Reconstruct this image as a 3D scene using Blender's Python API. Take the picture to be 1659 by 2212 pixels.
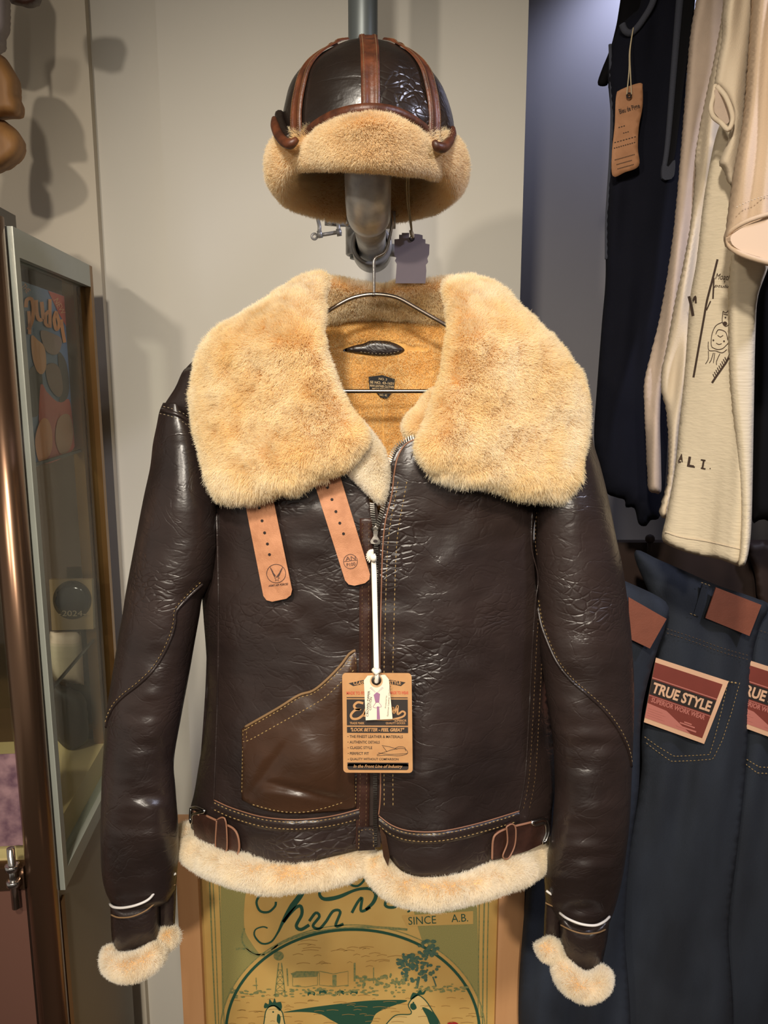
import bpy, math, random
import numpy as np
from mathutils import Vector, Matrix, geometry

random.seed(7)
rng = np.random.default_rng(7)
for o in list(bpy.data.objects):
    bpy.data.objects.remove(o)
scene = bpy.context.scene
COL = scene.collection

# ------------------------------------------------------------------ camera
W, H, F = 1659.0, 2212.0, 1650.0
CZ = 1.6
PITCH = math.radians(9.9)
cp, sp = math.cos(PITCH), math.sin(PITCH)
cam_d = bpy.data.cameras.new('camera')
cam = bpy.data.objects.new('camera', cam_d)
COL.objects.link(cam)
cam.location = (0, 0, CZ)
cam.rotation_euler = (math.radians(90) - PITCH, 0, 0)
cam_d.sensor_fit = 'VERTICAL'
cam_d.sensor_height = 36.0
cam_d.sensor_width = 27.0
cam_d.lens = 36.0 * F / H
cam_d.clip_start = 0.02
scene.camera = cam

# ------------------------------------------------------------------ world and lights
scene.view_settings.view_transform = 'Standard'
scene.view_settings.look = 'None'
scene.view_settings.gamma = 1.0
scene.view_settings.use_curve_mapping = False
scene.view_settings.exposure = 0.08
world = bpy.data.worlds.new('world')
scene.world = world
world.use_nodes = True
world.node_tree.nodes['Background'].inputs[0].default_value = (1.0, 0.92, 0.82, 1)
world.node_tree.nodes['Background'].inputs[1].default_value = 0.27


def spot(name, loc, target, energy, color, size=75, radius=0.05, blend=0.6):
    l = bpy.data.lights.new(name, 'SPOT')
    l.energy = energy
    l.color = color
    l.spot_size = math.radians(size)
    l.spot_blend = blend
    l.shadow_soft_size = radius
    o = bpy.data.objects.new(name, l)
    COL.objects.link(o)
    o.location = loc
    d = Vector(target) - Vector(loc)
    o.rotation_euler = d.to_track_quat('-Z', 'Y').to_euler()
    return o


spot('track_spot_key', (-0.25, -0.55, 2.6), (0.0, 1.05, 1.5), 150, (1.0, 0.91, 0.78), 66, 0.07, 1.0)
spot('track_spot_left', (-0.95, -0.75, 2.25), (-0.25, 1.2, 1.2), 52, (1.0, 0.89, 0.75), 80, 0.05, 0.7)
spot('track_spot_right', (1.3, 0.55, 2.5), (0.3, 1.05, 1.2), 55, (0.78, 0.80, 1.0), 80, 0.08, 0.7)
spot('added_fill_spot_low', (0.1, -1.9, 2.6), (0.0, 1.2, 0.72), 230, (1.0, 0.90, 0.76), 36, 0.06, 0.9)  # added fill light, narrow cone kept low to brighten the poster under the hem
spot('recess_lamp', (0.72, 2.05, 2.70), (0.80, 2.3, 2.4), 9, (0.62, 0.68, 1.0), 140, 0.04, 0.6)


# ------------------------------------------------------------------ projection helpers
def P(px, py, Y):
    px = np.asarray(px, float); py = np.asarray(py, float); Y = np.asarray(Y, float)
    dx = (px - W / 2) / F
    dv = -(py - H / 2) / F
    dy = cp + dv * sp
    dz = -sp + dv * cp
    t = Y / dy
    return np.stack(np.broadcast_arrays(t * dx, Y, CZ + t * dz), -1)


def pxm(Y):
    return Y / F          # metres per pixel, roughly, at depth Y


def cr(pts, step=8.0, closed=False):
    """Catmull-Rom resample of a px path (any number of columns)."""
    p = np.asarray(pts, float)
    n = len(p)
    out = []
    segs = n if closed else n - 1
    for i in range(segs):
        if closed:
            a, b, c, d = p[(i - 1) % n], p[i], p[(i + 1) % n], p[(i + 2) % n]
        else:
            a, b, c, d = p[max(i - 1, 0)], p[i], p[i + 1], p[min(i + 2, n - 1)]
        L = np.linalg.norm((c - b)[:2])
        k = max(1, int(round(L / step)))
        for j in range(k):
            t = j / k
            out.append(0.5 * ((2 * b) + (-a + c) * t + (2 * a - 5 * b + 4 * c - d) * t * t + (-a + 3 * b - 3 * c + d) * t ** 3))
    if not closed:
        out.append(p[-1])
    return np.array(out)


def lin(pts, step=8.0, closed=True):
    p = np.asarray(pts, float)
    n = len(p)
    out = []
    for i in range(n if closed else n - 1):
        b, c = p[i], p[(i + 1) % n]
        k = max(1, int(round(np.linalg.norm((c - b)[:2]) / step)))
        for j in range(k):
            out.append(b + (c - b) * j / k)
    if not closed:
        out.append(p[-1])
    return np.array(out)


def vnoise(p, scale, seed=0):
    """value noise in 0..1 on (N,3) points"""
    p = np.asarray(p, float) * scale + seed * 17.31
    i = np.floor(p).astype(np.int64)
    f = p - i
    f = f * f * (3 - 2 * f)
    def h(x, y, z):
        n = (x * 374761393 + y * 668265263 + z * 2147483647 + seed * 974711) & 0xffffffff
        n = ((n ^ (n >> 13)) * 1274126177) & 0xffffffff
        n = (n ^ (n >> 16)) & 0xffff
        return n / 65535.0
    r = 0
    for a in (0, 1):
        for b in (0, 1):
            for c in (0, 1):
                w = (f[:, 0] if a else 1 - f[:, 0]) * (f[:, 1] if b else 1 - f[:, 1]) * (f[:, 2] if c else 1 - f[:, 2])
                r = r + w * h(i[:, 0] + a, i[:, 1] + b, i[:, 2] + c)
    return r


def pnoise(px, py, scale, seed=0):
    px = np.asarray(px, float)
    q = np.stack([px, np.asarray(py, float) + 0 * px, px * 0], -1).reshape(-1, 3)
    return vnoise(q, scale, seed).reshape(px.shape)


# ------------------------------------------------------------------ materials
MATS = {}


def srgb(r, g, b):
    f = lambda c: c / 12.92 if c <= 0.04045 else ((c + 0.055) / 1.055) ** 2.4
    return (f(r / 255), f(g / 255), f(b / 255))


def mat(name, col, rough=0.6, metal=0.0, vary=0.0, vscale=20, bump=0.0, bscale=200, spec=0.5, col2=None, emit=None, stretch=(1, 1, 1), transmission=0, sheen=0.0, coat=0.0):
    if name in MATS:
        return MATS[name]
    m = bpy.data.materials.new(name)
    m.use_nodes = True
    nt = m.node_tree
    b = nt.nodes['Principled BSDF']
    b.inputs['Base Color'].default_value = (*col, 1)
    b.inputs['Roughness'].default_value = rough
    b.inputs['Metallic'].default_value = metal
    b.inputs['Specular IOR Level'].default_value = spec
    b.inputs['Transmission Weight'].default_value = transmission
    b.inputs['Sheen Weight'].default_value = sheen
    b.inputs['Coat Weight'].default_value = coat
    if vary or col2 or bump:
        tc = nt.nodes.new('ShaderNodeTexCoord')
        mp = nt.nodes.new('ShaderNodeMapping')
        mp.inputs['Scale'].default_value = stretch
        nt.links.new(tc.outputs['Object'], mp.inputs['Vector'])
    if vary or col2:
        n = nt.nodes.new('ShaderNodeTexNoise')
        n.inputs['Scale'].default_value = vscale
        n.inputs['Detail'].default_value = 5
        nt.links.new(mp.outputs['Vector'], n.inputs['Vector'])
        r = nt.nodes.new('ShaderNodeValToRGB')
        c2 = col2 or tuple(c * (1 - vary) for c in col)
        r.color_ramp.elements[0].position = 0.35
        r.color_ramp.elements[1].position = 0.68
        r.color_ramp.elements[0].color = (*c2, 1)
        r.color_ramp.elements[1].color = (*col, 1)
        nt.links.new(n.outputs['Fac'], r.inputs['Fac'])
        nt.links.new(r.outputs['Color'], b.inputs['Base Color'])
    if bump:
        n2 = nt.nodes.new('ShaderNodeTexNoise')
        n2.inputs['Scale'].default_value = bscale
        n2.inputs['Detail'].default_value = 3
        nt.links.new(mp.outputs['Vector'], n2.inputs['Vector'])
        bp = nt.nodes.new('ShaderNodeBump')
        bp.inputs['Strength'].default_value = bump
        bp.inputs['Distance'].default_value = 0.002
        nt.links.new(n2.outputs['Fac'], bp.inputs['Height'])
        nt.links.new(bp.outputs['Normal'], b.inputs['Normal'])
    if emit:
        b.inputs['Emission Color'].default_value = (*emit[0], 1)
        b.inputs['Emission Strength'].default_value = emit[1]
    MATS[name] = m
    return m


def leather(name, c1, c2, rough=0.34, crease=1.0):
    m = bpy.data.materials.new(name)
    m.use_nodes = True
    nt = m.node_tree
    N = nt.nodes.new
    L = nt.links.new
    b = nt.nodes['Principled BSDF']
    tc = N('ShaderNodeTexCoord')
    mp = N('ShaderNodeMapping')
    mp.inputs['Scale'].default_value = (0.75, 1, 1.35)
    L(tc.outputs['Object'], mp.inputs['Vector'])
    # colour
    nc = N('ShaderNodeTexNoise'); nc.inputs['Scale'].default_value = 7; nc.inputs['Detail'].default_value = 5
    L(mp.outputs[0], nc.inputs['Vector'])
    rp = N('ShaderNodeValToRGB')
    rp.color_ramp.elements[0].position = 0.35; rp.color_ramp.elements[1].position = 0.7
    rp.color_ramp.elements[0].color = (*c1, 1); rp.color_ramp.elements[1].color = (*c2, 1)
    L(nc.outputs['Fac'], rp.inputs['Fac'])
    L(rp.outputs['Color'], b.inputs['Base Color'])
    # domain warp
    wn = N('ShaderNodeTexNoise'); wn.inputs['Scale'].default_value = 14; wn.inputs['Detail'].default_value = 2
    L(mp.outputs[0], wn.inputs['Vector'])
    wm = N('ShaderNodeVectorMath'); wm.operation = 'MULTIPLY_ADD'
    wm.inputs[1].default_value = (0.06, 0.06, 0.06)
    L(wn.outputs['Color'], wm.inputs[0]); L(mp.outputs[0], wm.inputs[2])
    # crackle cells
    vo = N('ShaderNodeTexVoronoi'); vo.feature = 'DISTANCE_TO_EDGE'; vo.inputs['Scale'].default_value = 75
    L(wm.outputs[0], vo.inputs['Vector'])
    vr = N('ShaderNodeMapRange'); vr.inputs['From Min'].default_value = 0.0; vr.inputs['From Max'].default_value = 0.16
    L(vo.outputs['Distance'], vr.inputs['Value'])
    # long creases
    cn = N('ShaderNodeTexNoise'); cn.inputs['Scale'].default_value = 16; cn.inputs['Detail'].default_value = 3; cn.inputs['Distortion'].default_value = 1.2
    L(mp.outputs[0], cn.inputs['Vector'])
    ab = N('ShaderNodeMath'); ab.operation = 'SUBTRACT'; ab.inputs[1].default_value = 0.5
    L(cn.outputs['Fac'], ab.inputs[0])
    aa = N('ShaderNodeMath'); aa.operation = 'ABSOLUTE'; L(ab.outputs[0], aa.inputs[0])
    cr_ = N('ShaderNodeMapRange'); cr_.inputs['From Max'].default_value = 0.035
    L(aa.outputs[0], cr_.inputs['Value'])
    # masks
    mn = N('ShaderNodeTexNoise'); mn.inputs['Scale'].default_value = 6.5; mn.inputs['Detail'].default_value = 1
    L(tc.outputs['Object'], mn.inputs['Vector'])
    mr = N('ShaderNodeMapRange'); mr.inputs['From Min'].default_value = 0.54; mr.inputs['From Max'].default_value = 0.72
    L(mn.outputs['Fac'], mr.inputs['Value'])
    m1 = N('ShaderNodeMath'); m1.operation = 'MULTIPLY'; L(vr.outputs[0], m1.inputs[0]); L(mr.outputs[0], m1.inputs[1])
    m2 = N('ShaderNodeMath'); m2.operation = 'MULTIPLY_ADD'; m2.inputs[1].default_value = 0.22
    L(cr_.outputs[0], m2.inputs[0]); L(m1.outputs[0], m2.inputs[2])
    # soft undulation + grain
    un = N('ShaderNodeTexNoise'); un.inputs['Scale'].default_value = 40; un.inputs['Detail'].default_value = 3
    L(mp.outputs[0], un.inputs['Vector'])
    m3 = N('ShaderNodeMath'); m3.operation = 'MULTIPLY_ADD'; m3.inputs[1].default_value = 1.1
    L(un.outputs['Fac'], m3.inputs[0]); L(m2.outputs[0], m3.inputs[2])
    gn = N('ShaderNodeTexNoise'); gn.inputs['Scale'].default_value = 420; gn.inputs['Detail'].default_value = 2
    L(tc.outputs['Object'], gn.inputs['Vector'])
    m4 = N('ShaderNodeMath'); m4.operation = 'MULTIPLY_ADD'; m4.inputs[1].default_value = 0.10
    L(gn.outputs['Fac'], m4.inputs[0]); L(m3.outputs[0], m4.inputs[2])
    bp = N('ShaderNodeBump'); bp.inputs['Strength'].default_value = 0.5 * crease; bp.inputs['Distance'].default_value = 0.0022
    L(m4.outputs[0], bp.inputs['Height']); L(bp.outputs['Normal'], b.inputs['Normal'])
    b.inputs['Roughness'].default_value = rough
    b.inputs['Specular IOR Level'].default_value = 0.55
    MATS[name] = m
    return m


def woolmat(name, root, tip, blot):
    m = bpy.data.materials.new(name)
    m.use_nodes = True
    nt = m.node_tree
    N = nt.nodes.new; L = nt.links.new
    b = nt.nodes['Principled BSDF']
    hi = N('ShaderNodeHairInfo')
    tc = N('ShaderNodeTexCoord')
    n = N('ShaderNodeTexNoise'); n.inputs['Scale'].default_value = 16; n.inputs['Detail'].default_value = 4
    L(tc.outputs['Object'], n.inputs['Vector'])
    mr = N('ShaderNodeMapRange'); mr.inputs['From Min'].default_value = 0.4; mr.inputs['From Max'].default_value = 0.68
    L(n.outputs['Fac'], mr.inputs['Value'])
    mx0 = N('ShaderNodeMix'); mx0.data_type = 'RGBA'
    mx0.inputs['A'].default_value = (*tip, 1); mx0.inputs['B'].default_value = (*blot, 1)
    L(mr.outputs[0], mx0.inputs['Factor'])
    mx = N('ShaderNodeMix'); mx.data_type = 'RGBA'
    mx.inputs['A'].default_value = (*root, 1)
    L(mx0.outputs['Result'], mx.inputs['B'])
    L(hi.outputs['Intercept'], mx.inputs['Factor'])
    df = N('ShaderNodeBsdfDiffuse'); L(mx.outputs['Result'], df.inputs['Color'])
    tr = N('ShaderNodeBsdfTranslucent'); L(mx.outputs['Result'], tr.inputs['Color'])
    ms = N('ShaderNodeMixShader'); ms.inputs[0].default_value = 0.5
    L(df.outputs[0], ms.inputs[1]); L(tr.outputs[0], ms.inputs[2])
    L(ms.outputs[0], nt.nodes['Material Output'].inputs['Surface'])
    nt.nodes.remove(b)
    MATS[name] = m
    return m


M_leather = leather('seal_brown_leather', srgb(33, 25, 23), srgb(49, 38, 35), 0.34, 1.0)
M_leather_hat = leather('dark_hat_leather', srgb(24, 18, 15), srgb(40, 30, 24), 0.3, 0.8)
M_pocket = leather('warm_brown_leather', srgb(50, 33, 22), srgb(70, 46, 32), 0.33, 0.5)
M_band = mat('russet_leather_strip', srgb(98, 52, 28), 0.45, col2=srgb(62, 32, 18), vscale=60, bump=0.25, bscale=250)
M_strapdark = mat('brown_strap_leather', srgb(62, 38, 30), 0.4, col2=srgb(44, 26, 20), vscale=40, bump=0.2, bscale=300)
M_edge = mat('tan_cut_leather_edge', srgb(132, 92, 70), 0.6)
M_tan = mat('natural_tan_leather', srgb(186, 130, 94), 0.7, col2=srgb(168, 114, 80), vscale=70, bump=0.3, bscale=700)
M_hole = mat('punched_hole_dark', srgb(30, 16, 12), 0.8)
M_ink = mat('dark_ink_print', srgb(70, 48, 42), 0.8)
M_skin = mat('wool_hide_backing', srgb(226, 190, 138), 0.9, col2=srgb(206, 160, 100), vscale=30)
M_skin_gold = mat('lining_hide_backing', srgb(214, 168, 98), 0.9, col2=srgb(190, 138, 70), vscale=30)
M_wool = woolmat('cream_shearling_wool', srgb(250, 224, 172), srgb(254, 246, 224), srgb(252, 235, 192))
M_wool_gold = woolmat('golden_lining_wool', srgb(252, 228, 168), srgb(255, 246, 208), srgb(253, 236, 186))
M_wool_pale = woolmat('pale_cream_wool', srgb(250, 238, 212), srgb(254, 250, 240), srgb(253, 244, 224))
M_wool_hat = woolmat('hat_shearling_wool', srgb(247, 222, 174), srgb(254, 243, 218), srgb(250, 230, 190))
M_thread = mat('ochre_thread', srgb(176, 146, 94), 0.8)
M_thread_pale = mat('pale_thread', srgb(176, 160, 130), 0.8)
M_thread_dark = mat('brown_thread', srgb(120, 92, 60), 0.8)
M_piping = mat('grey_white_piping', srgb(200, 195, 190), 0.5)
M_zip = mat('aged_zip_metal', srgb(130, 125, 118), 0.38, 1.0)
M_chrome = mat('chrome_wire', srgb(200, 196, 192), 0.18, 1.0)
M_hangmetal = mat('brushed_hanger_metal', srgb(150, 138, 126), 0.32, 1.0)
M_galv = mat('galvanised_steel', srgb(186, 186, 184), 0.36, 0.3, col2=srgb(154, 152, 150), vscale=45, bump=0.18, bscale=120)
M_pipe = mat('dark_grey_pipe', srgb(98, 104, 104), 0.42, 0.4)
M_wall = mat('offwhite_painted_wall', srgb(206, 201, 190), 0.85, vary=0.03, vscale=3, bump=0.06, bscale=60)
M_wall2 = mat('cream_painted_wall', srgb(200, 190, 172), 0.85, vary=0.04, vscale=4, bump=0.06, bscale=60)
M_recess = mat('grey_recess_wall', srgb(150, 146, 146), 0.8, vary=0.05, vscale=3)
M_floor = mat('brown_floor', srgb(92, 72, 58), 0.6, vary=0.2, vscale=8)
M_ceil = mat('ceiling_paint', srgb(190, 182, 172), 0.9)
M_white = mat('white_string', srgb(232, 224, 208), 0.8)


# ------------------------------------------------------------------ object helpers
WL = {}


def setprops(o, label=None, category=None, group=None, kind=None):
    if label: o['label'] = label
    if category: o['category'] = category
    if group: o['group'] = group
    if kind: o['kind'] = kind
    return o


def place(o, wl, parent):
    WL[o.name] = Vector(wl)
    COL.objects.link(o)
    if parent is not None:
        o.parent = parent
        o.location = Vector(wl) - WL[parent.name]
    else:
        o.location = Vector(wl)
    return o


def thing(name, loc, label, category, group=None, kind=None):
    o = bpy.data.objects.new(name, None)
    o.empty_display_size = 0.05
    place(o, loc, None)
    return setprops(o, label, category, group, kind)


def mk(name, V, Fc, material, parent=None, smooth=True, **props):
    V = np.asarray(V, float).reshape(-1, 3)
    lo, hi = V.min(0), V.max(0)
    org = np.array([(lo[0] + hi[0]) / 2, (lo[1] + hi[1]) / 2, lo[2]])
    me = bpy.data.meshes.new(name)
    me.from_pydata((V - org).tolist(), [], [tuple(int(i) for i in f) for f in Fc])
    me.update()
    if smooth:
        me.polygons.foreach_set('use_smooth', [True] * len(me.polygons))
    if material is not None:
        me.materials.append(material)
    o = bpy.data.objects.new(name, me)
    place(o, org, parent)
    setprops(o, **props)
    return o


def join(parts):
    Vs, Fs, n = [], [], 0
    for v, f in parts:
        v = np.asarray(v, float).reshape(-1, 3)
        Vs.append(v)
        Fs += [tuple(int(i) + n for i in q) for q in f]
        n += len(v)
    return np.concatenate(Vs), Fs


def cdt(boundary, interior):
    pts = [Vector((float(a), float(b))) for a, b in boundary] + [Vector((float(a), float(b))) for a, b in interior]
    n = len(boundary)
    edges = [(i, (i + 1) % n) for i in range(n)]
    r = geometry.delaunay_2d_cdt(pts, edges, [], 1, 1e-5, True)
    v = np.array([(a.x, a.y) for a in r[0]])
    f = [tuple(q) for q in r[2]]
    c = np.array([v[list(q)].mean(0) for q in f])
    ok = inside(np.asarray(boundary, float), c)
    return v, [q for q, k in zip(f, ok) if k]


def inside(poly, q):
    x, y = q[:, 0], q[:, 1]
    c = np.zeros(len(q), bool)
    n = len(poly)
    j = n - 1
    for i in range(n):
        xi, yi = poly[i]; xj, yj = poly[j]
        if yi != yj:
            m = ((yi > y) != (yj > y)) & (x < (xj - xi) * (y - yi) / (yj - yi) + xi)
            c ^= m
        j = i
    return c


def edist(poly, q):
    a = np.asarray(poly); b = np.roll(a, -1, 0)
    best = np.full(len(q), 1e9)
    for i in range(len(a)):
        d = b[i] - a[i]
        L = max((d * d).sum(), 1e-9)
        t = np.clip(((q - a[i]) @ d) / L, 0, 1)
        e = q - (a[i] + t[:, None] * d)
        best = np.minimum(best, (e * e).sum(1))
    return np.sqrt(best)


def fill(poly, sp_):
    """triangulate px polygon with interior points; returns verts2d, faces (ccw in px)"""
    poly = np.asarray(poly, float)[:, :2]
    lo, hi = poly.min(0), poly.max(0)
    inter = np.zeros((0, 2))
    if sp_ and (hi - lo).max() > sp_:
        gx = np.arange(lo[0] + sp_ / 2, hi[0], sp_)
        gy = np.arange(lo[1] + sp_ / 2, hi[1], sp_ * 0.87)
        X, Yy = np.meshgrid(gx, gy)
        X = X + (np.arange(len(gy)) % 2)[:, None] * sp_ / 2
        q = np.stack([X.ravel(), Yy.ravel()], 1)
        q = q[inside(poly, q)]
        if len(q):
            q = q[edist(poly, q) > sp_ * 0.45]
        inter = q
    v, f = cdt(poly, inter)
    out = []
    for q in f:
        a, b, c = v[q[0]], v[q[1]], v[q[2]]
        s = (b[0] - a[0]) * (c[1] - a[1]) - (b[1] - a[1]) * (c[0] - a[0])
        # front faces should look to the camera (-Y): in px (y down) that is clockwise on screen -> s<0
        out.append(q if s < 0 else (q[0], q[2], q[1]))
    return v, out


def ev(base, x, y):
    if callable(base):
        return np.asarray(base(x, y), float)
    return np.full(len(x), float(base))


def inflate_geo(poly, base, hf, hb, er, sp_=8, disp=None):
    v, f = fill(poly, sp_)
    poly = np.asarray(poly, float)[:, :2]
    d = edist(poly, v)
    onb = d < 1e-3
    t = np.clip(d / er, 0, 1)
    h = np.sqrt(np.clip(1 - (1 - t) ** 2, 0, 1))
    x, y = v[:, 0], v[:, 1]
    b0 = ev(base, x, y)
    dd = disp(x, y) * h if disp else 0
    front = P(x, y, b0 - hf * h + dd)
    n = len(v)
    idx = np.full(n, -1)
    keep = np.where(~onb)[0]
    idx[keep] = n + np.arange(len(keep))
    idx[onb] = np.where(onb)[0]
    # back vertices follow the straight-back position of the front silhouette
    fb = P(x, y, b0)
    back = fb[keep].copy()
    back[:, 1] += hb * h[keep]
    V = np.concatenate([front, back])
    Fc = [(a, b, c) for a, b, c in f] + [(idx[c], idx[b], idx[a]) for a, b, c in f]
    return V, Fc


def inflate(name, poly, base, hf, hb, er, material, parent=None, sp_=8, disp=None, **props):
    V, Fc = inflate_geo(poly, base, hf, hb, er, sp_, disp)
    return mk(name, V, Fc, material, parent, **props)


def slab_geo(poly, base, th, sp_=0, off=0.0):
    v, f = fill(poly, sp_)
    poly = np.asarray(poly, float)[:, :2]
    x, y = v[:, 0], v[:, 1]
    b0 = ev(base, x, y) - off
    fr = P(x, y, b0)
    bk = fr.copy()
    bk[:, 1] += th
    n = len(v)
    Fc = list(f) + [(c + n, b + n, a + n) for a, b, c in f]
    # side walls from boundary edges
    cnt = {}
    for q in f:
        for k in range(3):
            e = (q[k], q[(k + 1) % 3])
            key = (min(e), max(e))
            cnt[key] = None if key in cnt else e
    for e in cnt.values():
        if e:
            a, b = e
            Fc.append((b, a, a + n, b + n))
    return np.concatenate([fr, bk]), Fc


def slab(name, poly, base, th, material, parent=None, sp_=0, off=0.0, smooth=False, **props):
    V, Fc = slab_geo(poly, base, th, sp_, off)
    return mk(name, V, Fc, material, parent, smooth, **props)


def patch_geo(poly, base, off=0.001, sp_=0):
    v, f = fill(poly, sp_)
    x, y = v[:, 0], v[:, 1]
    return P(x, y, ev(base, x, y) - off), f


def stroke_poly(path, w):
    p = np.asarray(path, float)
    ww = np.broadcast_to(np.asarray(w, float), (len(p),))
    d = np.gradient(p[:, :2], axis=0)
    d /= np.linalg.norm(d, axis=1)[:, None] + 1e-9
    nrm = np.stack([-d[:, 1], d[:, 0]], 1)
    return p[:, :2] + nrm * ww[:, None] / 2, p[:, :2] - nrm * ww[:, None] / 2


def stroke_geo(path, w, base, off=0.001):
    l, r = stroke_poly(path, w)
    n = len(l)
    pts = np.concatenate([l, r])
    V = P(pts[:, 0], pts[:, 1], ev(base, pts[:, 0], pts[:, 1]) - off)
    Fc = []
    for i in range(n - 1):
        Fc.append((i, i + 1, n + i + 1, n + i))
    return V, Fc


def tube_geo(path, rad, seg=12, caps=True):
    """sweep a circle along a 3D path"""
    p = np.asarray(path, float)
    n = len(p)
    r = np.broadcast_to(np.asarray(rad, float), (n,))
    t = np.gradient(p, axis=0)
    t /= np.linalg.norm(t, axis=1)[:, None] + 1e-12
    up = np.array([0, 0, 1.0])
    if abs(t[0] @ up) > 0.9:
        up = np.array([1.0, 0, 0])
    u = np.cross(t[0], up); u /= np.linalg.norm(u)
    V = []
    ang = np.linspace(0, 2 * math.pi, seg, endpoint=False)
    for i in range(n):
        u = u - t[i] * (u @ t[i]); u /= np.linalg.norm(u) + 1e-12
        w = np.cross(t[i], u)
        V.append(p[i] + r[i] * (np.cos(ang)[:, None] * u + np.sin(ang)[:, None] * w))
    V = np.concatenate(V)
    Fc = []
    for i in range(n - 1):
        for k in range(seg):
            a = i * seg + k; b = i * seg + (k + 1) % seg
            Fc.append((a, b, b + seg, a + seg))
    if caps:
        Fc.append(tuple(range(seg - 1, -1, -1)))
        Fc.append(tuple((n - 1) * seg + k for k in range(seg)))
    return V, Fc


def tube(name, path, rad, material, parent=None, seg=12, **props):
    V, Fc = tube_geo(path, rad, seg)
    return mk(name, V, Fc, material, parent, **props)


def tpx(name, path, rad, base, off, material, parent=None, seg=8, **props):
    """tube following px path on a surface"""
    p = np.asarray(path, float)
    return tube(name, P(p[:, 0], p[:, 1], ev(base, p[:, 0], p[:, 1]) - off), rad, material, parent, seg, **props)


def box_geo(lo, hi):
    x0, y0, z0 = lo; x1, y1, z1 = hi
    V = [(x0, y0, z0), (x1, y0, z0), (x1, y1, z0), (x0, y1, z0), (x0, y0, z1), (x1, y0, z1), (x1, y1, z1), (x0, y1, z1)]
    Fc = [(0, 3, 2, 1), (4, 5, 6, 7), (0, 1, 5, 4), (1, 2, 6, 5), (2, 3, 7, 6), (3, 0, 4, 7)]
    return V, Fc


def box(name, lo, hi, material, parent=None, **props):
    V, Fc = box_geo(lo, hi)
    return mk(name, V, Fc, material, parent, smooth=False, **props)


def stitch(name, path, base, material, parent, dash=7.0, gap=3.5, w=2.4, off=0.0016, closed=False):
    """row of thread stitches lying on a surface, joined: too small to pick apart"""
    q = lin(path, 1.0, closed)
    parts = []
    step = dash + gap
    n = int(len(q) // step)
    for i in range(n):
        a = q[int(i * step)]; b = q[min(int(i * step + dash), len(q) - 1)]
        d = b - a
        L = np.linalg.norm(d)
        if L < 1: continue
        d = d / L
        nr = np.array([-d[1], d[0]]) * w / 2
        m = (a + b) / 2
        pts = np.array([a, m + nr, b, m - nr])
        Yb = ev(base, pts[:, 0], pts[:, 1]) - off * 0.3
        bot = P(pts[:, 0], pts[:, 1], Yb)
        top = P(m[0], m[1], ev(base, np.array([m[0]]), np.array([m[1]]))[0] - off)
        parts.append((np.concatenate([bot, top.reshape(1, 3)]), [(0, 3, 4), (3, 2, 4), (2, 1, 4), (1, 0, 4)]))
    if not parts:
        return None
    V, Fc = join(parts)
    return mk(name, V, Fc, material, parent, smooth=False, kind='stuff')


def text_geo(s, cx, cy, w=None, h=None, ang=0.0, base=1.0, off=0.001, shear=0.0, bold=0.0, warp=None, space=1.0):
    cu = bpy.data.curves.new('txt', 'FONT')
    cu.body = s
    cu.size = 1.0
    cu.shear = shear
    cu.offset = bold
    cu.space_character = space
    cu.resolution_u = 3
    o = bpy.data.objects.new('txt', cu)
    COL.objects.link(o)
    dg = bpy.context.evaluated_depsgraph_get()
    me = o.evaluated_get(dg).to_mesh()
    V = np.array([v.co[:] for v in me.vertices]).reshape(-1, 3)
    Fc = [tuple(p.vertices) for p in me.polygons]
    o.evaluated_get(dg).to_mesh_clear()
    bpy.data.objects.remove(o)
    bpy.data.curves.remove(cu)
    lo, hi = V.min(0), V.max(0)
    s_ = hi - lo
    if h is None: h = w * s_[1] / s_[0]
    if w is None: w = h * s_[0] / s_[1]
    x = ((V[:, 0] - lo[0]) / s_[0] - 0.5) * w
    y = -((V[:, 1] - lo[1]) / s_[1] - 0.5) * h
    if warp: x, y = warp(x, y)
    c, s2 = math.cos(math.radians(ang)), math.sin(math.radians(ang))
    X = cx + x * c - y * s2
    Yy = cy + x * s2 + y * c
    return P(X, Yy, ev(base, X, Yy) - off), Fc


def text(name, s, cx, cy, w, h, ang, base, material, parent, off=0.0012, **kw):
    V, Fc = text_geo(s, cx, cy, w, h, ang, base, off, **kw)
    return mk(name, V, Fc, material, parent, smooth=False)


def printed(name, geos, material, parent):
    V, Fc = join(geos)
    return mk(name, V, Fc, material, parent, smooth=False, kind='stuff')


def circle_px(cx, cy, rx, ry=None, n=28, a0=0, a1=360):
    ry = ry or rx
    full = (a1 - a0) >= 360
    t = np.radians(np.linspace(a0, a1, n, endpoint=not full))
    return np.stack([cx + rx * np.cos(t), cy + ry * np.sin(t)], 1)


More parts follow.
